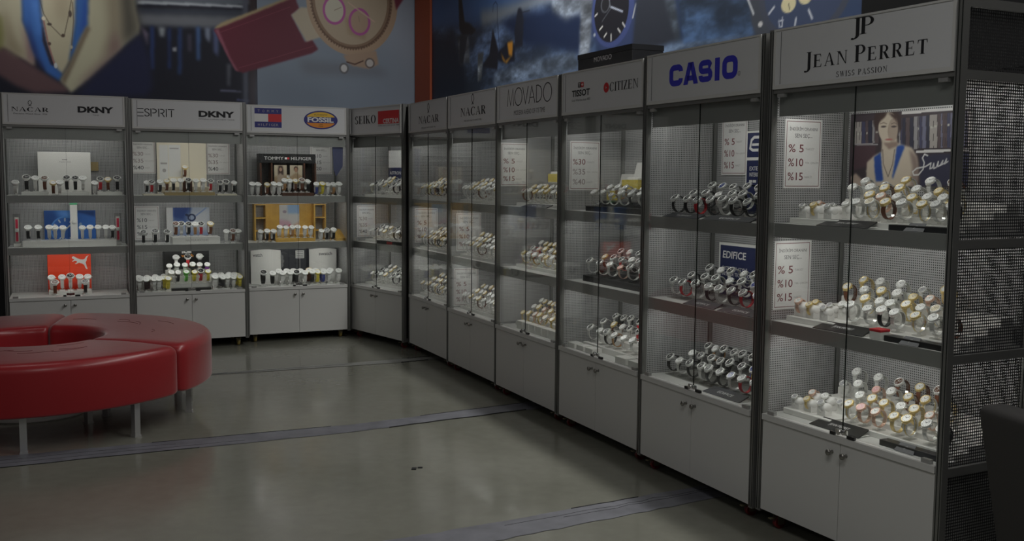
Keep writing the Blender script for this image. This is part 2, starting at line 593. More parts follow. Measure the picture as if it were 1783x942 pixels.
# ------------------------------------------------------------------ printed pictures
def blur(a, k):
    k = int(k)
    if k < 1:
        return a
    for ax in (0, 1):
        for _ in range(2):
            p = np.pad(a, [(k, k) if i == ax else (0, 0) for i in (0, 1)], mode='edge')
            c = np.cumsum(p, ax)
            z = np.zeros_like(np.take(c, [0], ax))
            c = np.concatenate([z, c], ax)
            n = a.shape[ax]
            a = (np.take(c, np.arange(2 * k + 1, 2 * k + 1 + n), ax) - np.take(c, np.arange(0, n), ax)) / (2 * k + 1)
    return a

def streak_noise(shape, fx, fz):
    out = np.zeros(shape); amp = 1.0; tot = 0
    for o in range(5):
        nx = max(2, int(shape[1] / fx * 2 ** o)); nz = max(2, int(shape[0] / fz * 2 ** o))
        g = rng.random((nz + 2, nx + 2))
        X = np.linspace(0, nx, shape[1]); Z = np.linspace(0, nz, shape[0])
        xi = X.astype(int); zi = Z.astype(int); fxr = X - xi; fzr = (Z - zi)[:, None]
        a = g[zi][:, xi] * (1 - fxr) + g[zi][:, xi + 1] * fxr
        b = g[zi + 1][:, xi] * (1 - fxr) + g[zi + 1][:, xi + 1] * fxr
        out += amp * (a * (1 - fzr) + b * fzr); tot += amp; amp *= 0.62
    return out / tot

def paint(items, u0, u1, z0, z1, step):
    nu = int((u1 - u0) / step) + 1; nz = int((z1 - z0) / step) + 1
    U, Z = np.meshgrid(np.linspace(u0, u1, nu), np.linspace(z0, z1, nz))
    img = np.zeros((nz, nu, 3))
    for kind, pts, col, s in items:
        col = np.array(col, float)
        if kind in 'pn':
            m = np.zeros((nz, nu), bool); n = len(pts)
            for i in range(n):
                xa, za = pts[i]; xb, zb = pts[(i + 1) % n]
                if za == zb:
                    continue
                c = ((za > Z) != (zb > Z)) & (U < (xb - xa) * (Z - za) / (zb - za) + xa)
                m ^= c
            m = blur(m.astype(float), round(s / step))
            if kind == 'n':
                q = streak_noise((nz, nu), 34, 15)
                q = np.clip((q - 0.30) / 0.40, 0, 1) ** 1.5
                c2 = col * (0.42 + 0.72 * q[..., None])
                img = img * (1 - m[..., None]) + c2 * m[..., None]
                continue
        elif kind == 'e':
            cx, cz, rx, rz = pts
            d = np.sqrt(((U - cx) / rx) ** 2 + ((Z - cz) / rz) ** 2)
            m = np.clip((1 - d) * min(rx, rz) / step + 0.5, 0, 1)
        elif kind == 'z':
            cx, cz, rx, rz = pts
            d = np.sqrt(((U - cx) / rx) ** 2 + ((Z - cz) / rz) ** 2)
            t = np.arctan2((Z - cz) / rz, (U - cx) / rx) / (2 * PI) * 90
            w = np.abs(t - np.floor(t) - 0.5) * 2
            m = ((d < 1.02 + 0.06 * w) & (d > 1.02 - 0.02)).astype(float) * 0.7
        else:
            m = np.zeros((nz, nu))
            for (xa, za), (xb, zb) in zip(pts[:-1], pts[1:]):
                dx, dz = xb - xa, zb - za; l2 = dx * dx + dz * dz + 1e-12
                t = np.clip(((U - xa) * dx + (Z - za) * dz) / l2, 0, 1)
                d = np.hypot(U - xa - t * dx, Z - za - t * dz)
                m = np.maximum(m, np.clip((s / 2 - d) / step + 0.5, 0, 1))
        img = img * (1 - m[..., None]) + col * m[..., None]
    return img

def picture_mesh(name, items, u0, u1, z0, z1, step, gain, thick, side='black_plastic', bend=None):
    """printed board: a dense sheet (faces -y, at y=0) carrying ink colours, on a board `thick` deep"""
    img = paint(items, u0, u1, z0, z1, step)
    nz, nu = img.shape[:2]
    c = img / 255.0
    c = np.where(c <= 0.04045, c / 12.92, ((c + 0.055) / 1.055) ** 2.4) * gain
    c = np.clip(c, 0, 0.86)
    U, Z = np.meshgrid(np.linspace(u0, u1, nu), np.linspace(z0, z1, nz))
    nv = nu * nz
    V = np.zeros((nv + 8, 3), np.float32)
    V[:nv, 0] = U.ravel(); V[:nv, 2] = Z.ravel()
    V[nv:] = [(x, y, z) for z in (z0, z1) for y in (0.0005, thick) for x in (u0, u1)]
    i = np.arange(nz - 1)[:, None] * nu + np.arange(nu - 1)[None]
    F = np.stack([i, i + 1, i + nu + 1, i + nu], -1).reshape(-1, 4)
    B = np.array([(0, 2, 3, 1), (4, 5, 7, 6), (0, 1, 5, 4), (2, 6, 7, 3), (0, 4, 6, 2), (1, 3, 7, 5)]) + nv
    A = np.concatenate([F, B]).astype(np.int32)
    me = bpy.data.meshes.new(name)
    me.vertices.add(len(V)); me.vertices.foreach_set('co', V.ravel())
    me.loops.add(A.size); me.loops.foreach_set('vertex_index', A.ravel())
    me.polygons.add(len(A)); me.polygons.foreach_set('loop_start', np.arange(0, A.size, 4, dtype=np.int32))
    me.materials.append(MATS['print']); me.materials.append(MATS[side])
    me.polygons.foreach_set('material_index', np.concatenate([np.zeros(len(F), np.int32), np.ones(6, np.int32)]))
    me.update(calc_edges=True)
    at = me.color_attributes.new('ink', 'FLOAT_COLOR', 'POINT')
    C = np.ones((len(V), 4), np.float32)
    C[:nv, :3] = c.reshape(-1, 3); C[nv:, :3] = 0.02
    at.data.foreach_set('color', C.ravel())
    me.validate()
    return me

POSTER_GAIN = 4.6     # ink density of the wall posters
PRINT_GAIN = 3.4      # ink density of the small prints
BACK_K = [0.60, 0.33, 0.15]
LIGHT_K = {'JP': 1.6, 'CA': 1.2, 'CI': 1.1, 'M': 1.1}
LIGHT_C = {}
ART_BACK = [
 ('p',[(-1.986,3.25),(0.27,3.455),(0.249,2.074),(-2.03,2.001)],(13,14,21),0.0),
 ('p',[(-0.905,3.199),(0.162,3.289),(0.158,3.089),(-0.876,3.011)],(50,54,60),0.005),
 ('p',[(-0.851,3.048),(0.079,3.078),(0.079,3.052),(-0.852,3.023)],(96,100,104),0.005),
 ('p',[(-0.862,2.982),(0.094,3.032),(0.093,2.948),(-0.854,2.912)],(30,33,40),0.01),
 ('p',[(-0.854,2.932),(0.093,2.969),(0.091,2.859),(-0.837,2.833)],(60,62,66),0.02),
 ('p',[(-0.75,2.828),(-0.72,2.83),(-0.729,2.453),(-0.759,2.452)],(22,34,66),0.01),
 ('p',[(-0.681,2.833),(-0.622,2.827),(-0.634,2.744),(-0.673,2.742)],(78,82,86),0.01),
 ('p',[(-0.598,2.828),(-0.578,2.83),(-0.586,2.46),(-0.606,2.459)],(20,32,64),0.01),
 ('p',[(-0.513,2.834),(-0.478,2.836),(-0.492,2.413),(-0.522,2.412)],(22,34,62),0.01),
 ('p',[(-0.567,2.656),(-0.527,2.659),(-0.528,2.618),(-0.563,2.616)],(84,86,90),0.005),
 ('p',[(-0.434,2.778),(-0.394,2.78),(-0.397,2.625),(-0.432,2.623)],(36,34,44),0.012),
 ('p',[(-0.357,2.85),(-0.317,2.852),(-0.328,2.551),(-0.358,2.55)],(38,56,86),0.012),
 ('p',[(-0.281,2.849),(-0.23,2.853),(-0.233,2.707),(-0.273,2.757)],(70,76,88),0.01),
 ('p',[(-0.21,2.854),(-0.148,2.848),(-0.163,2.586),(-0.203,2.636)],(44,50,72),0.015),
 ('p',[(-0.086,2.538),(-0.05,2.529),(-0.064,2.328),(-0.085,2.327)],(52,54,60),0.01),
 ('p',[(-0.148,2.293),(0.04,2.29),(0.04,2.275),(-0.148,2.277)],(58,60,74),0.005),
 ('p',[(-0.003,2.214),(0.144,2.204),(0.144,2.188),(-0.004,2.199)],(46,50,74),0.005),
 ('p',[(0.065,3.176),(0.123,3.181),(0.101,2.122),(0.058,2.121)],(44,46,54),0.01),
 ('p',[(0.128,3.181),(0.197,3.187),(0.18,2.125),(0.111,2.123)],(26,20,22),0.01),
 ('p',[(0.201,3.449),(1.757,3.591),(1.755,2.121),(0.19,2.072)],(73,80,89),0.0),
 ('p',[(1.038,3.525),(1.757,3.591),(1.755,2.578),(1.322,2.89)],(88,95,104),0.15),
 ('p',[(0.197,2.5),(0.803,2.421),(0.97,2.097),(0.19,2.072)],(66,73,82),0.12),
 ('p',[(0.583,2.6),(1.379,2.57),(1.497,2.497),(0.636,2.478)],(64,68,74),0.04),
 ('p',[(-1.983,3.321),(-1.773,3.341),(-1.782,2.812),(-1.743,2.67),(-1.703,2.526),(-1.706,2.424),(-1.793,2.478),(-1.888,2.55),(-1.945,2.566),(-2.01,2.581)],(99,96,82),0.015),
 ('p',[(-1.792,2.797),(-1.743,2.67),(-1.703,2.526),(-1.706,2.424),(-1.758,2.48),(-1.77,2.644)],(78,60,62),0.025),
 ('p',[(-1.999,2.869),(-1.94,2.825),(-1.923,2.683),(-1.952,2.488),(-2.015,2.437)],(70,70,42),0.025),
 ('p',[(-2.012,2.524),(-1.931,2.576),(-1.728,2.437),(-1.551,2.323),(-1.452,2.268),(-1.435,2.215),(-1.713,2.198),(-1.854,2.251),(-2.017,2.36)],(54,40,42),0.02),
 ('p',[(-1.649,3.353),(-1.336,3.382),(-1.362,2.817),(-1.401,2.593),(-1.427,2.478),(-1.49,2.361),(-1.535,2.403),(-1.586,2.518),(-1.618,2.653),(-1.64,2.798)],(103,99,84),0.01),
 ('p',[(-1.551,3.047),(-1.414,3.058),(-1.44,2.812),(-1.521,2.855)],(92,86,72),0.04),
 ('p',[(-1.782,3.34),(-1.64,3.354),(-1.646,2.895),(-1.624,2.726),(-1.594,2.557),(-1.543,2.432),(-1.481,2.361),(-1.51,2.31),(-1.617,2.379),(-1.694,2.522),(-1.742,2.684),(-1.783,2.798)],(30,56,98),0.01),
 ('p',[(-1.764,2.838),(-1.715,2.696),(-1.667,2.504),(-1.617,2.379),(-1.661,2.426),(-1.719,2.569)],(18,26,58),0.02),
 ('p',[(-1.705,2.987),(-1.661,2.981),(-1.643,2.7),(-1.671,2.679)],(44,74,118),0.025),
 ('p',[(-1.638,2.847),(-1.609,2.654),(-1.543,2.432),(-1.579,2.45),(-1.636,2.652)],(24,20,26),0.0075),
 ('p',[(-1.34,3.382),(-1.239,3.391),(-1.265,2.804),(-1.319,2.691),(-1.383,2.559),(-1.427,2.478),(-1.405,2.617),(-1.371,2.826)],(30,56,96),0.01),
 ('p',[(-1.296,3.019),(-1.259,3.021),(-1.274,2.803),(-1.333,2.7)],(24,44,92),0.02),
 ('p',[(-1.239,3.391),(-0.914,3.422),(-0.872,2.981),(-0.842,2.827),(-0.849,2.751),(-0.928,2.686),(-1.036,2.579),(-1.143,2.473),(-1.278,2.336),(-1.421,2.21),(-1.457,2.258),(-1.506,2.316),(-1.423,2.458),(-1.343,2.66),(-1.27,2.803)],(103,101,86),0.012),
 ('p',[(-1.284,2.793),(-1.343,2.66),(-1.423,2.458),(-1.496,2.326),(-1.475,2.277),(-1.391,2.46),(-1.306,2.653),(-1.247,2.785)],(66,58,48),0.015),
 ('p',[(-1.919,2.923),(-1.857,2.687),(-1.774,2.518),(-1.837,2.504),(-1.923,2.567)],(84,78,64),0.025),
 ('p',[(-1.004,3.414),(-0.909,3.423),(-0.872,2.981),(-0.842,2.827),(-0.849,2.751),(-0.928,2.686),(-0.987,2.622),(-1.011,2.791)],(50,48,43),0.04),
 ('p',[(-1.107,3.083),(-1.013,3.09),(-1.001,2.792),(-1.073,2.617),(-1.17,2.511),(-1.098,2.735)],(84,78,66),0.035),
 ('p',[(-1.049,2.788),(-0.996,2.621),(-1.144,2.452),(-1.288,2.315),(-1.403,2.211),(-1.296,2.365),(-1.122,2.544)],(72,58,56),0.035),
 ('p',[(-0.844,2.762),(-0.811,2.703),(-0.757,2.533),(-0.743,2.299),(-0.794,2.205),(-1.395,2.181),(-1.269,2.326),(-1.031,2.564)],(17,19,36),0.025),
 ('p',[(-0.832,2.828),(-0.771,2.766),(-0.778,2.654)],(60,54,66),0.01),
 ('l',[(-1.643,2.992),(-1.619,2.877),(-1.568,2.783),(-1.48,2.691),(-1.462,2.702),(-1.419,2.892),(-1.397,3.011)],(40,34,28),0.005),
 ('l',[(-1.625,2.848),(-1.591,2.626),(-1.547,2.452)],(88,62,58),0.011),
 ('l',[(-1.389,2.992),(-1.384,2.835),(-1.41,2.577)],(54,46,38),0.006),
 ('e',(-1.621,2.838,0.016,0.017),(120,116,104),0.004),
 ('e',(-1.577,2.792,0.018,0.012),(44,38,34),0.004),
 ('e',(-1.471,2.702,0.014,0.015),(44,36,30),0.004),
 ('e',(-1.582,2.626,0.013,0.015),(50,40,36),0.004),
 ('e',(-1.41,2.892,0.014,0.029),(46,40,36),0.004),
 ('e',(-1.409,2.607,0.013,0.015),(96,94,86),0.004),
 ('e',(-1.538,2.442,0.014,0.024),(110,112,112),0.004),
 ('p',[(-0.194,2.85),(-0.137,2.901),(0.448,3.164),(0.557,3.173),(0.48,3.114),(-0.159,2.832)],(94,84,64),0.005),
 ('p',[(-0.2,2.839),(-0.138,2.859),(0.458,3.144),(0.557,3.183),(0.594,3.079),(0.517,3.02),(0.645,2.776),(0.712,2.807),(0.772,2.714),(0.711,2.672),(0.064,2.456),(0.001,2.469),(-0.07,2.591)],(56,21,30),0.005),
 ('p',[(-0.189,2.835),(-0.158,2.847),(-0.059,2.602),(0.017,2.469),(-0.009,2.473),(-0.08,2.601)],(84,48,58),0.0075),
 ('l',[(-0.138,2.817),(0.156,2.942),(0.507,3.094)],(72,34,42),0.005),
 ('l',[(0.023,2.501),(0.365,2.615),(0.728,2.743)],(74,36,44),0.005),
 ('p',[(0.517,3.02),(0.61,3.102),(0.71,3.099),(0.807,2.835),(0.662,2.777)],(104,98,86),0.005),
 ('e',(1.116,3.194,0.455,0.521),(98,84,70),0.004),
 ('e',(1.11,3.205,0.407,0.472),(76,62,50),0.004),
 ('e',(1.104,3.204,0.36,0.427),(100,91,78),0.004),
 ('z',(1.104,3.204,0.384,0.449),(52,38,30),0.004),
 ('p',[(1.035,3.035),(1.264,2.997),(1.24,2.829),(1.067,2.873)],(92,80,66),0.01),
 ('e',(0.933,3.094,0.113,0.137),(98,48,86),0.004),
 ('e',(0.933,3.094,0.091,0.112),(110,108,98),0.004),
 ('e',(1.183,3.002,0.11,0.132),(98,48,86),0.004),
 ('e',(1.183,3.002,0.087,0.107),(98,84,72),0.004),
 ('l',[(1.07,3.18),(1.334,3.012)],(112,98,88),0.0125),
 ('l',[(0.933,3.094),(1.001,3.126)],(80,72,60),0.006),
 ('l',[(1.183,3.002),(1.172,3.056)],(80,72,60),0.006),
 ('p',[(1.015,2.673),(1.35,2.736),(1.373,2.603),(1.273,2.554),(1.117,2.573),(1.054,2.609)],(94,80,68),0.006),
 ('l',[(1.054,2.609),(1.134,2.591),(1.216,2.628)],(44,30,26),0.012),
 ('e',(1.025,2.547,0.049,0.053),(58,58,60),0.004),
 ('e',(1.025,2.547,0.031,0.036),(116,116,116),0.004),
 ('e',(1.285,2.61,0.05,0.05),(58,52,50),0.004),
 ('e',(1.285,2.61,0.035,0.036),(108,106,104),0.004),
 ('p',[(1.535,3.26),(1.642,3.268),(1.558,3.139)],(62,24,34),0.005),
]
ART_SEA = [
 ('p',[(-2.157,3.544),(3.716,2.485),(3.758,1.703),(-2.159,1.884)],(17,24,38),0.0),
 ('p',[(-2.157,3.544),(0.569,3.053),(-0.245,2.792),(-1.11,2.809),(-1.963,2.863)],(30,46,72),0.084),
 ('p',[(-0.784,2.913),(-0.027,2.873),(0.755,2.878),(1.017,2.777),(0.482,2.76),(-0.244,2.746),(-0.719,2.751)],(58,62,66),0.035),
 ('n',[(-1.963,2.917),(-0.72,2.77),(0.286,2.788),(1.221,2.753),(1.236,2.284),(0.95,2.151),(-0.467,2.141),(-1.962,2.219)],(46,58,78),0.036),
 ('p',[(-0.359,2.761),(0.028,2.781),(0.576,2.746),(1.134,2.705),(1.192,2.404),(0.944,2.368),(0.488,2.482),(0.139,2.512),(-0.098,2.637)],(12,18,32),0.03),
 ('n',[(0.574,2.838),(1.219,2.821),(1.184,2.643),(0.806,2.633),(0.596,2.719)],(66,72,80),0.02),
 ('n',[(-0.47,2.363),(-0.018,2.404),(0.943,2.392),(1.049,2.262),(0.589,2.242),(-0.468,2.25)],(62,72,86),0.02),
 ('p',[(-1.963,2.874),(-1.388,2.793),(-1.162,2.514),(-1.078,2.215),(-1.962,2.23)],(14,17,26),0.048),
 ('n',[(-1.303,2.763),(-1.029,2.74),(-1.0,2.499),(-1.245,2.502)],(56,60,66),0.012),
 ('p',[(-1.278,3.134),(-1.209,3.123),(-1.124,2.871),(-1.017,2.847),(-0.859,2.768),(-0.937,2.734),(-1.164,2.756),(-1.248,2.817)],(15,15,19),0.004),
 ('p',[(-1.233,2.774),(-1.056,2.743),(-1.162,2.504),(-1.259,2.524)],(20,22,28),0.01),
 ('l',[(-0.502,2.873),(-0.49,2.928),(-0.443,2.944),(-0.408,2.915),(-0.406,2.795),(-0.355,2.539)],(14,18,30),0.0072),
 ('p',[(-0.499,2.733),(-0.451,2.652),(-0.379,2.541),(-0.4,2.385),(-0.741,2.445),(-0.569,2.524)],(14,15,20),0.006),
 ('p',[(-0.402,2.525),(-0.175,2.592),(-0.064,2.552),(-0.061,2.426),(-0.239,2.426),(-0.401,2.469)],(12,14,20),0.006),
 ('p',[(-0.208,2.587),(-0.097,2.583),(-0.106,2.467),(-0.173,2.483)],(98,66,22),0.004),
 ('p',[(-0.332,2.518),(-0.239,2.444),(-0.106,2.476),(-0.216,2.423),(-0.285,2.448)],(92,64,22),0.005),
 ('p',[(-0.005,2.83),(0.059,2.821),(0.103,2.727),(0.086,2.527),(-0.063,2.525),(-0.066,2.669)],(14,16,22),0.006),
 ('l',[(0.06,2.785),(0.205,2.782)],(16,18,24),0.008),
 ('l',[(0.103,2.709),(0.144,2.739)],(16,18,24),0.006),
 ('n',[(-0.818,2.559),(-0.692,2.565),(-0.739,2.328),(-0.816,2.325)],(86,92,98),0.0075),
 ('n',[(1.032,2.813),(1.228,2.782),(1.189,2.481),(1.147,2.293),(1.013,2.329)],(70,75,82),0.012),
 ('p',[(1.21,2.861),(1.702,2.777),(1.836,2.474),(1.76,2.32),(1.351,2.349),(1.189,2.481)],(22,28,46),0.012),
 ('e',(1.464,2.611,0.273,0.245),(28,34,58),0.004),
 ('e',(1.449,2.613,0.225,0.212),(12,12,15),0.004),
 ('l',[(1.448,2.628),(1.596,2.578)],(84,88,96),0.012),
 ('l',[(1.448,2.621),(1.329,2.548)],(40,42,46),0.006),
 ('l',[(1.433,2.631),(1.414,2.752)],(70,74,80),0.01),
 ('l',[(1.338,2.516),(1.3,2.498)],(104,104,102),0.012),
 ('l',[(1.393,2.464),(1.363,2.445)],(104,104,102),0.012),
 ('l',[(1.454,2.449),(1.455,2.412)],(104,104,102),0.012),
 ('l',[(1.542,2.476),(1.572,2.45)],(96,96,96),0.012),
 ('l',[(1.599,2.505),(1.628,2.479)],(96,96,96),0.012),
 ('l',[(1.265,2.609),(1.234,2.598)],(96,96,96),0.012),
 ('e',(1.372,2.654,0.061,0.052),(40,42,46),0.004),
 ('e',(1.372,2.654,0.049,0.045),(14,14,16),0.004),
 ('l',[(1.725,2.524),(1.757,2.598)],(84,86,88),0.016),
 ('e',(1.23,2.473,0.016,0.012),(74,78,84),0.004),
 ('p',[(1.785,2.763),(2.099,2.71),(2.181,2.496),(2.237,2.315),(1.857,2.274),(1.719,2.31)],(19,21,26),0.016),
 ('n',[(2.051,2.65),(2.176,2.63),(2.231,2.455),(2.273,2.297),(2.212,2.324)],(54,62,72),0.016),
 ('n',[(1.896,2.298),(2.886,2.324),(2.984,2.264),(1.99,2.246)],(52,62,76),0.016),
 ('n',[(2.224,2.622),(2.875,2.547),(2.946,2.269),(2.297,2.295)],(30,42,60),0.009),
 ('p',[(2.872,2.607),(3.016,2.582),(3.124,2.247),(2.976,2.248),(2.924,2.331)],(24,26,30),0.006),
 ('l',[(2.868,2.495),(2.941,2.377)],(76,78,80),0.015),
 ('e',(3.33,2.456,0.347,0.268),(24,26,32),0.004),
 ('e',(3.33,2.456,0.302,0.235),(21,26,38),0.004),
 ('e',(3.219,2.386,0.056,0.043),(88,84,66),0.004),
 ('e',(3.345,2.409,0.054,0.042),(88,84,66),0.004),
 ('l',[(3.219,2.386),(3.229,2.359)],(20,20,20),0.0045),
 ('l',[(3.345,2.409),(3.383,2.381)],(20,20,20),0.0045),
 ('l',[(3.068,2.359),(3.108,2.388)],(82,84,88),0.012),
 ('l',[(3.272,2.275),(3.279,2.307)],(82,84,88),0.012),
 ('l',[(3.396,2.292),(3.369,2.336)],(82,84,88),0.012),
 ('l',[(3.183,2.309),(3.147,2.314),(3.153,2.284),(3.176,2.281),(3.173,2.327)],(86,88,92),0.006),
 ('e',(3.001,2.315,0.019,0.014),(84,84,84),0.004),
]
